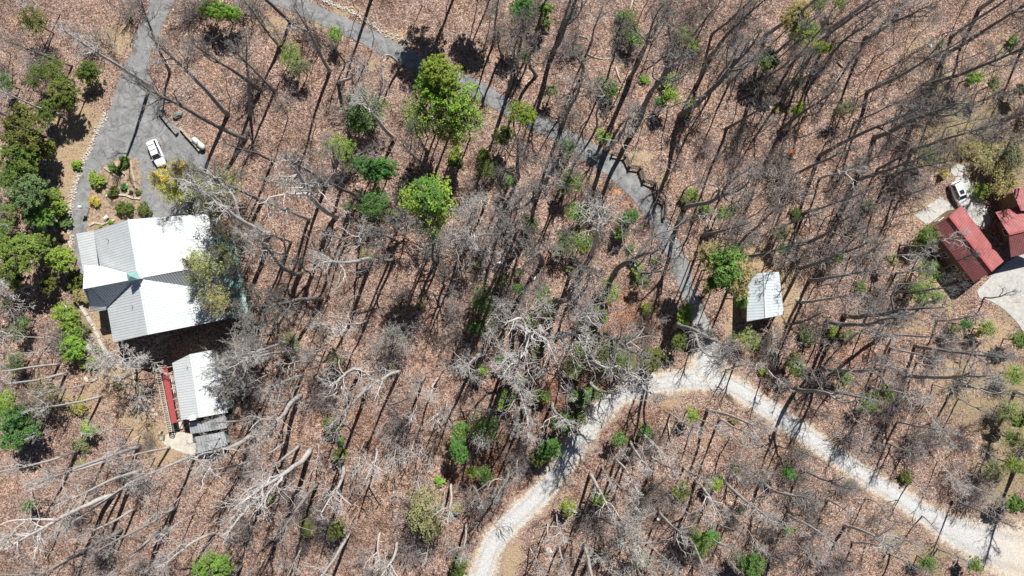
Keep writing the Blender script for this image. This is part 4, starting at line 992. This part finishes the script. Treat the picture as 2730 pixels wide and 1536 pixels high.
# deck along the right side of the house
e0, e1 = W(555,570,5.5), W(603,851,5.5); d = (e1-e0); d.z = 0; n = Vector((-d.y, d.x, 0)).normalized()
if n.x < 0: n = -n
a = Vector((e0.x, e0.y, 3.0)) + d*.22 - n*.3; b = Vector((e0.x, e0.y, 3.0)) + d*1.0 - n*.3
mb = MB(); mb.slab([a, b, b + n*3.2, a + n*3.2], .2)
dk = part(mb, 'deck', M['teal'], hs)
mb = MB()
for i in range(9):
    p = (a + n*3.1).lerp(b + n*3.1, i/8); mb.beam(p - Vector((0,0,3.0)), p + Vector((0,0,1.0)), .12, .12)
for z in (.5, .95): mb.beam(a + n*3.1 + Vector((0,0,z)), b + n*3.1 + Vector((0,0,z)), .06, .08)
part(mb, 'deck_railing', M['white'], hs)

# --- the annex below it
an, aq, ar = gable('annex', 'narrow pale metal-roofed annex just below the big house', 'outbuilding', None,
    [(459,968,4.0),(483,1120,4.0)], [(578,931,4.0),(607,1100,4.0)], [(508,944,5.5),(533,1113,5.5)], roof_w, M['siding'])
mb = MB(); p = W(515, 1114, 4.9); mb.box(p, (1.0, .7, .8), HA); mb.box(p + Vector((-.5,.0,.2)), (.3, .3, 1.0), HA); part(mb, 'chimney', M['white'], an)
mb = MB(); p = W(501, 977, 5.2); mb.tube([p - Vector((0,0,.3)), p + Vector((0,0,.6))], [.06,.06], 7); part(mb, 'vent_pipe', M['chrome'], an)
for nm, lab, P in (('shed', 'dull grey tin-roofed shed joined to the annex end', [(504,1128,3.5),(601,1109,3.5),(605,1141,3.0),(508,1157,3.0)]),
                   ('shed', 'lowest dull tin-roofed shed, farther below the annex', [(519,1165,2.8),(596,1151,2.8),(607,1186,2.4),(523,1210,2.4)])):
    T_ = [W(*p) for p in P]; c = sum(T_, Vector())/4; t = thing(nm, (c.x, c.y, 0), lab, 'shed', 'tin roofed sheds')
    mb = MB(); mid0 = T_[0].lerp(T_[1], .42) + Vector((0,0,.3)); mid1 = T_[3].lerp(T_[2], .42) + Vector((0,0,.3))
    mb.slab([T_[0], T_[3], mid1, mid0], .1); mb.slab([mid0, mid1, T_[2], T_[1]], .1); part(mb, 'roof', roof_s, t)
    q = walls_from(T_, 0, .35); mb = MB(); mb.prism([v - Vector((0,0,.2)) for v in q], [v + Vector((0,0,T_[2].z-.15)) for v in q]); part(mb, 'wall', M['siding'], t)
    a, b = q[3], q[2]; window_on(a, b, .5, 1.05, .9, 2.0, t, Vector((0,-1,0)), door=True)

# --- red awning walkway, arbour beside it
t = thing('awning', W(452,1055), 'long narrow red metal awning along the annex', 'awning')
P = [W(428,978,2.9), W(445,977,3.0), W(472,1126,3.0), W(458,1129,2.9)]
mb = MB(); mb.slab(P, .08); part(mb, 'canopy', M['redawn'], t)
for i in range(6):
    for a, b in ((P[0],P[3]),(P[1],P[2])):
        mb = MB(); p = a.lerp(b, .02 + i*.192); mb.beam((p.x, p.y, -.1), (p.x, p.y, 2.85), .1, .1); part(mb, 'post', M['white'], t)
t = thing('arbour', W(432,1070), 'long pale slatted arbour beside the red awning', 'arbour')
a0, a1, b0, b1 = W(415,985,2.1), W(447,1148,2.1), W(426,984,2.1), W(459,1150,2.1)
for a, b in ((a0, a1), (b0, b1)):
    mb = MB(); mb.beam(a, b, .1, .16); part(mb, 'beam', M['stone'], t)
mb = MB()
for i in range(34):
    k = i/33; mb.beam(a0.lerp(a1, k) + Vector((0,0,.12)), b0.lerp(b1, k) + Vector((0,0,.12)), .12, .06)
part(mb, 'slats', M['timber'], t)
for i in range(7):
    for a, b in ((a0, a1), (b0, b1)):
        mb = MB(); p = a.lerp(b, .01 + i*.163); mb.beam((p.x, p.y, -.1), (p.x, p.y, 2.05), .1, .1); part(mb, 'post', M['rail'], t)
t = thing('railing', W(460,1025), 'short white railing between red awning and annex', 'railing')
mb = MB(); a, b = W(455,1002,1.0), W(464,1052,1.0); mb.beam(a, b, .08, .08); mb.beam(a - Vector((0,0,.5)), b - Vector((0,0,.5)), .06, .06)
for i in range(8):
    p = a.lerp(b, .01+i*.14); mb.beam((p.x,p.y,-.1), (p.x,p.y,.97), .07, .07)
part(mb, 'rails', M['white'], t)
def platform(name, lab, cat, px, z, mat, boards=None):
    T_ = [W(x, y, z) for x, y in px]; c = sum(T_, Vector())/len(T_); t = thing(name, (c.x, c.y, 0), lab, cat)
    if boards:
        n = boards; mb = MB()
        for i in range(n):
            k0, k1 = i/n, (i+.86)/n
            mb.slab([T_[0].lerp(T_[1], k0), T_[0].lerp(T_[1], k1), T_[3].lerp(T_[2], k1), T_[3].lerp(T_[2], k0)], .06)
        part(mb, 'boards', mat, t)
    else:
        mb = MB(); mb.slab(T_, .12); part(mb, 'top', mat, t)
    for p in T_:
        mb = MB(); q = p.lerp(c + Vector((0,0,z)), .12); mb.beam((q.x, q.y, -.3), (q.x, q.y, z-.07), .12, .12); part(mb, 'leg', M['rail'], t)
    return t
platform('deck_platform', 'small grey deck at the foot of the red awning', 'deck', [(447,1132),(467,1130),(470,1150),(450,1153)], .5, M['greydeck'], 9)
platform('deck_platform', 'small pale landing between awning and sheds', 'landing', [(470,1127),(484,1123),(487,1142),(472,1148)], .4, M['concrete2'])
platform('footbridge', 'brown plank footbridge among the shrubs left of the driveway', 'footbridge', [(121,627),(182,623),(184,639),(125,643)], .6, M['boards'], 16)
def chair(x, y, rz, lab, mat, grp=None):
    p = W(x, y); t = thing('garden_chair', p, lab, 'chair', grp)
    m3 = Matrix.Rotation(rz, 3, 'Z')
    def bx(mb, c, s): mb.box(p + m3 @ Vector(c), s, rz)
    mb = MB(); bx(mb, (0,0,.42), (.6,.55,.06)); part(mb, 'seat', mat, t)
    mb = MB()
    for i in range(4): bx(mb, (-.24+i*.16,-.3,.72), (.11,.05,.62))
    part(mb, 'backrest', mat, t)
    for sx in (-1, 1):
        mb = MB(); bx(mb, (sx*.33,-.02,.62), (.08,.6,.05)); part(mb, 'armrest', mat, t)
        for sy in (-1, 1):
            mb = MB(); bx(mb, (sx*.27, sy*.24, .2), (.07,.07,.42)); part(mb, 'leg', mat, t)
chair(431, 1150, 1.2, 'upper one of two timber garden chairs near the small grey deck', M['timber'])
chair(437, 1163, 1.5, 'lower one of two timber garden chairs near the small grey deck', M['timber'])
chair(287, 580, .7, 'white garden chair in the bed just above the big house', M['white'])

# --- the cabin
cb, cq, _ = gable('cabin', 'small blue-grey roofed cabin right of the asphalt road', 'cabin', None,
    [(1994,731,4.0),(1991,857,4.0)], [(2077,725,4.0),(2090,839,4.0)], [(2037,727,5.1),(2042,848,5.1)], roof_c, M['logwall'], wins=2)
# --- houses with red roofs
for lab, we, ee, rg, mat in (('red-roofed house standing diagonally beside the white SUV', [(2483,606,4.0),(2597,754,4.0)], [(2563,547,4.0),(2676,697,4.0)], [(2531,577,6.1),(2645,723,6.1)], roof_r),):
    gable('red_roof_house', lab, 'house', None, we, ee, rg, mat, M['logwall'], wins=3)
gable('red_roof_house', 'red-roofed house cut by the right edge of the photo', 'house', None, [(2654,566,4.0),(2790,530,4.0)], [(2695,686,4.0),(2830,655,4.0)], [(2690,625,7.0),(2830,592,7.0)], roof_r2, M['logwall'], wins=3, inset=3.2)
hr = bpy.data.objects['red_roof_house.001'] if 'red_roof_house.001' in bpy.data.objects else None
if hr:
    mb = MB(); mb.slab([W(2698,507,5.0), W(2722,562,5.6), W(2800,560,5.6), W(2790,480,5.0)], .14); part(mb, 'wing_roof', roof_r2, hr)
    mb = MB(); T_ = [W(2706,514,4.8), W(2724,556,4.8), W(2795,555,4.8), W(2785,488,4.8)]; mb.prism([Vector((v.x,v.y,-.2)) for v in T_], T_); part(mb, 'wing_wall', M['logwall'], hr)

# ------------------------------------------------------------------ vehicles
def car(x, y, hx, hy, lab, rack=True, L=4.75, sunroof=False, name='parked_car', cat='car'):
    p = W(x, y, 0); p.z = .06; a = math.atan2(hy, hx)
    t = thing(name, p, lab, cat); t.rotation_euler = (0, 0, a); s = L/4.7
    def ring(mb, st):
        i0 = len(mb.v)
        for X, w, zb, zt in st:
            for yy, zz in ((-w*.86, zb), (w*.86, zb), (w, zb+.18), (w, zt-.2), (w*.84, zt-.03), (w*.5, zt), (-w*.5, zt), (-w*.84, zt-.03), (-w, zt-.2), (-w, zb+.18)): mb.v.append((X*s, yy, zz))
        n = 10
        for k in range(len(st)-1):
            for j in range(n):
                q = i0+k*n+j; r_ = i0+k*n+(j+1) % n; mb.f.append((q, r_, r_+n, q+n))
        mb.f.append(tuple(i0+j for j in reversed(range(n)))); mb.f.append(tuple(i0+(len(st)-1)*n+j for j in range(n)))
    def put(mb, nm, mat, smooth=False, par=None):
        o = bpy.data.objects.new(nm, mb.mesh(nm, mat, smooth)); C.objects.link(o); o.parent = par or t; return o
    mb = MB(); ring(mb, [(-2.35,.70,.42,.86),(-2.28,.86,.32,1.02),(-1.9,.93,.28,1.10),(-.8,.95,.28,1.06),(.4,.95,.28,1.05),(1.15,.94,.28,1.04),(1.75,.90,.28,.97),(2.15,.82,.32,.88),(2.34,.66,.42,.74)])
    b = put(mb, 'body', M['paint'], True)
    mb = MB(); i0 = 0
    lo = [(-2.15,-.80),(-2.15,.80),(1.12,.80),(1.12,-.80)]; up = [(-1.85,-.64),(-1.85,.64),(.42,.62),(.42,-.62)]
    mb.prism([(q[0]*s, q[1], 1.02) for q in lo][::-1], [(q[0]*s, q[1], 1.60) for q in up][::-1]); put(mb, 'windows', M['glass'])
    mb = MB(); i0 = 0
    P = [(-1.98,.60),(-1.7,.66),(.2,.66),(.44,.58)]; P = P + [(q, -w) for q, w in P[::-1]]
    mb.prism([(q*s, w, 1.58) for q, w in P][::-1], [(q*s*.985, w*.96, 1.67) for q, w in P][::-1]); rf = put(mb, 'roof', M['paint'])
    if sunroof:
        mb = MB(); mb.box((-.25*s, 0, 1.675), (.75, .8, .03)); put(mb, 'sunroof', M['glass'], par=rf)
    mb = MB()
    for sy in (-1, 1):
        for X0, X1 in ((1.08,.40),(-2.1,-1.83)): mb.beam((X0*s, sy*.80, 1.0), (X1*s, sy*.63, 1.62), .07, .06)
        mb.beam((-.75*s, sy*.815, 1.0), (-.75*s, sy*.65, 1.6), .06, .1)
    put(mb, 'pillars', M['paint'])
    if rack:
        for sy in (-1, 1):
            mb = MB(); mb.beam((-1.7*s, sy*.55, 1.73), (.1*s, sy*.55, 1.73), .05, .05); put(mb, 'roof_rail', M['chrome'])
        for X in (-1.3, -.4):
            mb = MB(); mb.beam((X*s, -.55, 1.76), (X*s, .55, 1.76), .06, .03); put(mb, 'cross_bar', M['black'])
    for sy in (-1, 1):
        mb = MB(); mb.ball((.95*s, sy*1.03, 1.08), (.1,.14,.09), 8, 5); put(mb, 'mirror', M['paint'], True)
        mb = MB(); mb.ball((2.18*s, sy*.62, .76), (.16,.15,.09), 8, 5); put(mb, 'headlight', M['lamp'], True)
        mb = MB(); mb.box((-2.31*s, sy*.66, .88), (.08,.22,.28)); put(mb, 'tail_light', M['redlamp'])
        for X in (-1.42, 1.42):
            mb = MB(); mb.tube([(X*s, sy*.70, .33), (X*s, sy*.96, .33)], [.34,.34], 18); w = put(mb, 'wheel', M['black'])
            mb = MB(); mb.tube([(X*s, sy*.955, .33), (X*s, sy*.972, .33)], [.2,.2], 12); put(mb, 'rim', M['chrome'], par=w)
    mb = MB(); mb.box((2.33*s, 0, .58), (.05, .8, .2)); put(mb, 'grille', M['black'])
    mb = MB(); mb.beam((1.10*s, -.1, 1.07), (1.02*s, .45, 1.12), .03, .03); put(mb, 'wiper', M['black'])
    return t
car(423, 411, .42, -1, 'white SUV with roof rack parked on the left driveway', L=4.9)
car(2549, 519, .42, -1, 'white SUV with sunroof parked above the diagonal red roof', rack=False, sunroof=True, L=4.6)

# ------------------------------------------------------------------ fence, tanks, walls, stones, logs
FZ = [(1632,412),(1666,419),(1677,446),(1706,450),(1715,482),(1745,493),(1748,526),(1770,540),(1769,579)]
t = thing('rail_fence', W(1706,466), 'dark split-rail fence zigzagging along the asphalt curve', 'fence')
fp = [W(x, y) for x, y in FZ]
for v in fp: v.z = gz(v.x, v.y)
for i, p in enumerate(fp):
    mb = MB(); mb.beam(p - Vector((0,0,.3)), p + Vector((0,0,1.35)), .28, .28); part(mb, 'post', M['rail'], t)
for i in range(len(fp)-1):
    a, b = fp[i], fp[i+1]
    for z in (.35, .75, 1.15):
        mb = MB(); e = (b-a).normalized()*.25; s_ = Vector((-e.y, e.x, 0))*.9*(1 if z != .75 else -1)
        mb.tube([a-e+s_+Vector((0,0,z)), (a+b)/2+s_+Vector((0,0,z+.03)), b+e+s_+Vector((0,0,z))], [.10,.12,.10], 5); part(mb, 'rail', M['rail'], t)
def tank(x0, y0, x1, y1):
    a, b = W(x0, y0, .85), W(x1, y1, .85); t = thing('propane_tank', ((a.x+b.x)/2, (a.y+b.y)/2, 0), 'long off-white propane tank beside the parking pad wall', 'tank')
    d = (b-a).normalized(); r = .5; mb = MB(); pts, rad = [], []
    for k in range(6):
        th = k/5*math.pi/2; pts.append(a + d*(r - r*math.cos(th))); rad.append(max(.02, r*math.sin(th)))
    for k in range(6):
        th = math.pi/2 - k/5*math.pi/2; pts.append(b - d*(r - r*math.cos(th))); rad.append(max(.02, r*math.sin(th)))
    mb.tube(pts, rad, 16); part(mb, 'shell', M['tankpaint'], t, True)
    c = (a+b)/2; mb = MB(); mb.tube([c + Vector((0,0,.42)), c + Vector((0,0,.68))], [.2,.2], 12); part(mb, 'valve_cover', M['chrome'], t)
    for k in (.22, .78):
        p = a.lerp(b, k); mb = MB(); s_ = Vector((-d.y, d.x, 0)); mb.beam(p - s_*.45 - Vector((0,0,.65)), p + s_*.45 - Vector((0,0,.65)), .2, .4); part(mb, 'foot', M['concrete'], t)
tank(513, 368, 545, 397)
def lump(name, x, y, rx, ry, rz_, h, mat, lab, cat, group=None, smooth=False):
    g = W(x, y); g.z = gz(g.x, g.y); mb = MB(); mb.ball((0,0,0), (rx, ry, h), 9, 6, .16)
    o = mb.build(name, mat, smooth=smooth); o.location = g + Vector((0,0,h*.35)); o.rotation_euler = (0,0,rz_); return tag(o, lab, cat, group)
lump('tarp_pile', 475, 308, 1.0, .6, .4, .6, M['siding'], 'grey-blue covered pile beside the driveway, above the propane tank', 'pile')
def wall_line(name, lab, cat, px, w, h, mat, closed=False, group=None):
    P = [W(x, y) for x, y in px]; c = sum(P, Vector())/len(P); t = thing(name, (c.x, c.y, 0), lab, cat, group); mb = MB()
    for a, b in zip(P, P[1:]):
        L = (b-a).length; n = max(1, int(L/1.1))
        for i in range(n):
            p, q = a.lerp(b, i/n), a.lerp(b, (i+.96)/n); k = random.uniform(-.05, .05); hh = h*random.uniform(.85, 1.12)
            off = Vector((random.uniform(-.04,.04), random.uniform(-.04,.04), 0))
            mb.beam(p + off + Vector((0,0,hh/2-.1)), q + off + Vector((0,0,hh/2-.1)), w*random.uniform(.8,1.15), hh+.2)
    part(mb, 'blocks' if 'stone' in name else 'timbers', mat, t); return t
c2 = lambda L: [(x/Z, 380+y/Z) for x, y in L]
c3 = lambda L: [(x/Z, 760+y/Z) for x, y in L]
wall_line('timber_wall', 'pale timber edging nearest the round garden bush', 'edging', c2([(1015,240),(1160,345),(1172,500)]), .28, .35, M['timber'])
wall_line('timber_wall', 'pale timber edging in the middle of the garden bed', 'edging', c2([(1110,195),(1225,310),(1255,500)]), .26, .45, M['timber'])
wall_line('timber_wall', 'pale timber edging along the garden bed right side', 'edging', c2([(1275,180),(1300,320),(1330,450)]), .28, .55, M['timber'])
wall_line('stone_wall', 'curved low stone wall above the clipped dark shrub', 'wall', c2([(1030,515),(1120,500),(1230,512),(1300,540),(1360,545)]), .3, .35, M['stone'])
wall_line('stone_wall', 'ragged stone edging just above the house roof', 'wall', c2([(870,800),(920,775),(1000,790),(1050,770),(1120,745)]), .3, .3, M['stone'])
wall_line('stone_wall', 'dark stone wall from the pad up to the tank', 'wall', [(430,300),(452,330),(476,358)], .5, .8, M['darkstone'])
wall_line('timber_wall', 'timber wall running beside the propane tank', 'wall', [(484,343),(506,368),(530,395),(536,404)], .3, .8, M['timber'])
wall_line('stone_wall', 'left pale stone kerb of the path beside the house', 'kerb', c3([(640,180),(700,290),(760,400),(830,540),(920,700)]), .5, .4, M['stone'])
wall_line('stone_wall', 'right pale stone kerb of the path beside the house', 'kerb', c3([(765,165),(850,300),(930,440),(1000,590),(1120,810)]), .55, .4, M['stone'])
wall_line('stone_wall', 'stone edging left of the driveway by the footbridge', 'edging', c2([(640,600),(655,700),(668,800),(670,930),(700,1050)]), .35, .35, M['stone'])
for i, (a, b, lab) in enumerate((((505,730),(545,860),'upper right pale slab above the plank footbridge'), ((415,745),(448,862),'upper left pale slab above the plank footbridge'), ((450,965),(485,1035),'lower left pale slab below the plank footbridge'), ((540,945),(570,990),'lower right pale slab below the plank footbridge'))):
    (xa, ya), (xb, yb) = c2([a, b]); A, B = W(xa, ya, .3), W(xb, yb, .3); mb = MB(); mb.beam(A, B, .55, .3); o = mb.build('stone_slab', M['stone']); tag(o, lab, 'slab', 'pale slabs by the footbridge')
for i, (x, y) in enumerate(c3([(1380,1030),(1410,1082),(1440,1125),(1458,1168),(1480,1208),(1508,1246)])):
    g = W(x, y); mb = MB(); n = 7; q = [Vector((math.cos(6.283*k/n)*random.uniform(.3,.42), math.sin(6.283*k/n)*random.uniform(.25,.36), 0)) for k in range(n)]
    mb.prism([g+v for v in q], [g+v+Vector((0,0,.09)) for v in q]); o = mb.build('stepping_stone', M['stone'])
    tag(o, '%s stepping stone, counted from the top, left of the arbour' % ['first','second','third','fourth','fifth','sixth'][i], 'stepping stone', 'stepping stones left of the arbour')
# post lantern
p = W(240, 556); t = thing('post_lantern', p, 'teal post lantern with a white top at the driveway edge', 'lantern')
mb = MB(); mb.tube([p, p+Vector((0,0,2.3))], [.07,.05], 8); part(mb, 'post', M['rail'], t)
mb = MB(); mb.box(p+Vector((0,0,2.45)), (.5,.5,.45), .3); mb.beam(p+Vector((-.45,.1,2.0)), p+Vector((.45,-.1,2.0)), .1, .1); part(mb, 'lantern', M['teal'], t)
mb = MB(); mb.ball(p+Vector((-.15,0,2.75)), (.3,.25,.16), 9, 5); part(mb, 'cap', M['white'], t)
for x, y, lab in ((352,513,'left dark plant pot at the garden bed lower right'), (368,516,'right dark plant pot at the garden bed lower right')):
    p = W(x, y, .1); mb = MB(); mb.tube([p, p+Vector((0,0,.4)), p+Vector((0,0,.42)), p+Vector((0,0,.3))], [.22,.32,.27,.25], 12); tag(mb.build('plant_pot', M['black']), lab, 'pot')
# loose stones and boulders
for x, y, r, lab, mt in [(787,70,0,'',''),(1463,1466,.62,'big tan block lying in leaves near the gravel road bottom','stone'),(1568,1361,.42,'pale stone right of the white slab in the lower middle','stone'),(1650,1257,.42,'pale boulder between tree shadows, lower middle','stone'),
    (1813,384,.5,'pale boulder above the zigzag fence, near the asphalt','stone'),(1694,329,.3,'small pale stone above the top of the zigzag fence','stone'),(2478,122,.36,'lone white stone in the upper right woods','white'),
    (1423,742,.4,'white stump end left of centre in the leaf litter','white'),(1754,1384,.3,'small white stone at a big trunk foot, lower middle','white'),(1790,543,.36,'grey boulder right of the zigzag fence','darkstone'),(1564,341,.35,'dark rock by the asphalt under a thin tree','darkstone'),
    (230,1012,.5,'pale rock near the end of the house path','stone'),(281,878,.4,'round stone beside the house, left eave','stone'),(1955,908,.5,'dark boulder left of the cabin path','darkstone'),(2132,800,.6,'stump-like rock between cabin and big bare tree','stone')]:
    if r: lump('boulder', x, y, r*1.15, r*.85, random.uniform(0,3), r*.6, M[mt], lab, 'stone')
mb = MB(); p = W(1537,1364); mb.box(p + Vector((0,0,.2)), (1.0,.45,.3), -.4); tag(mb.build('stone_slab', M['white']), 'flat white slab among leaves in the lower middle', 'slab')
mb = MB(); p = W(787,70)
for k in range(14):
    a = 6.283*k/14; mb.box(p + Vector((math.cos(a)*.62, math.sin(a)*.62, .12)), (.25,.2,.26), a+1.57)
tag(mb.build('stone_ring', M['stone']), 'round pale stone ring just below the upper asphalt road', 'stone ring')
def log(px, r, lab, mat='timber'):
    P = [W(x, y) for x, y in px]
    for v in P: v.z = gz(v.x, v.y) + r*.8
    mb = MB(); mb.tube(P, [r*(1-.35*i/len(P)) for i in range(len(P))], 8); tag(mb.build('fallen_log', M[mat], smooth=True), lab, 'log', 'fallen logs on the forest floor')
log([(1318,707),(1335,700),(1351,692)], .26, 'thick pale log in the middle of the photo', 'white')
log([(1562,141),(1582,152),(1608,160),(1632,156)], .13, 'long thin pale log in the upper middle woods')
log([(1544,97),(1566,103)], .13, 'short pale log above the long thin one')
log([(1641,180),(1648,205),(1655,222)], .2, 'pale log just right of a green shrub, upper middle')
log([(1688,-5),(1682,20),(1673,52)], .18, 'pale fallen trunk touching the top edge of the photo')
log([(434,148),(446,165),(455,183)], .16, 'pale log right of the left driveway')
log([(2240,160),(2262,180),(2278,168),(2300,120)], .18, 'long pale fallen trunk in the upper right woods')
log([(2205,235),(2240,205),(2262,172)], .15, 'pale log crossing below the upper right fallen trunk')
log([(1782,1128),(1790,1180)], .14, 'short log below the gravel road bend')
log([(875,1503),(890,1488),(905,1474)], .14, 'thin pale log near the bottom edge, left of gravel road')
log([(1000,1240),(985,1330)], .12, 'thin log in the lower middle thicket')
log([(243,1018),(262,1008)], .22, 'short brown log at the end of the house path', 'timber')

def stones(name, px, width, n, r0, r1, mat, ):
    mb = MB(); P = catmull(px, 4)
    for i in range(n):
        q = P[random.randrange(len(P))]; p = W(q[0] + random.gauss(0, width), q[1] + random.gauss(0, width)); r = random.uniform(r0, r1)*random.choice([.6,.8,1])
        p.z = gz(p.x, p.y) + r*.3 + .03; mb.ball(p, (r*random.uniform(.8,1.3), r, r*.7), 6, 4, .2)
    tag(mb.build(name, mat), kind='stuff')
stones('roadside_stones', [(282,310),(258,350),(246,385),(230,412),(212,455),(199,500),(188,550),(187,600),(190,650)], 4.0, 620, .08, .22, M['stone'])
stones('roadside_stones', [(857,-4),(900,18),(945,34),(1020,85),(1060,104),(1090,118)], 4, 300, .08, .24, M['stone'])
stones('roadside_stones', [(1780,588),(1790,612),(1798,645),(1808,680)], 3, 90, .08, .22, M['stone'])
stones('gravel_spill', [(1288,1536),(1400,1400),(1500,1290),(1600,1150),(1700,1075),(1800,1062),(1900,1060),(2000,1110),(2200,1245),(2400,1375)], 12, 700, .04, .12, M['stone'])
# twigs and dead sticks lying on the leaves
mb = MB()
for i in range(7000):
    x, y = random.uniform(0, 2730), random.uniform(0, 1536)
    if not free(x, y, 0): continue
    p = W(x, y); p.z = gz(p.x, p.y) + .05; a = random.uniform(0, 6.28); L = random.uniform(.4, 2.4); d = Vector((math.cos(a), math.sin(a), 0))
    q = p + d*L*.5 + Vector((random.gauss(0,.08), random.gauss(0,.08), .05)); e = p + d*L
    e.z = gz(e.x, e.y) + .04
    r = random.uniform(.012, .04); mb.tube([p, q, e], [r, r*.8, r*.5], 3, cap=False)
o = mb.build('fallen_sticks', M['timber']); tag(o, kind='stuff')
# mounds of drifted leaves: tiny leaf faces catching the light
V, Fc = [], []
for i in range(60000):
    x, y = random.uniform(0, 2730), random.uniform(0, 1536); p = W(x, y)
    if abs(p.x) > 90: pass
    ok = np.min(np.hypot(grav[::6,0]-x, grav[::6,1]-y)) > 60 and np.min(np.hypot(asph[::6,0]-x, asph[::6,1]-y)) > 32
    if not ok or (x < 640 and not free(x, y, 0)): continue
    z = gz(p.x, p.y) + .07; n = Vector((random.gauss(0,.55), random.gauss(0,.55), 1)).normalized(); t_ = n.orthogonal().normalized(); t_.rotate(Quaternion(n, random.uniform(0, 6.28))); b = n.cross(t_); L = random.uniform(.05, .11)
    c = Vector((p.x, p.y, z)); j = len(V); V += [tuple(c - t_*L), tuple(c + b*L*.6), tuple(c + t_*L), tuple(c - b*L*.6)]; Fc.append((j, j+1, j+2, j+3))
lm = Mat('dry fallen leaf', .8, .15); ln = lm.noise(6, 2, .5); lm.color(lm.ramp(ln, [(.3,(.16,.09,.06)),(.5,(.38,.24,.17)),(.72,(.68,.52,.42))]))
me = bpy.data.meshes.new('loose_leaves'); me.from_pydata(V, [], Fc); me.materials.append(lm.m); me.update()
o = bpy.data.objects.new('loose_leaves', me); C.objects.link(o); tag(o, kind='stuff')
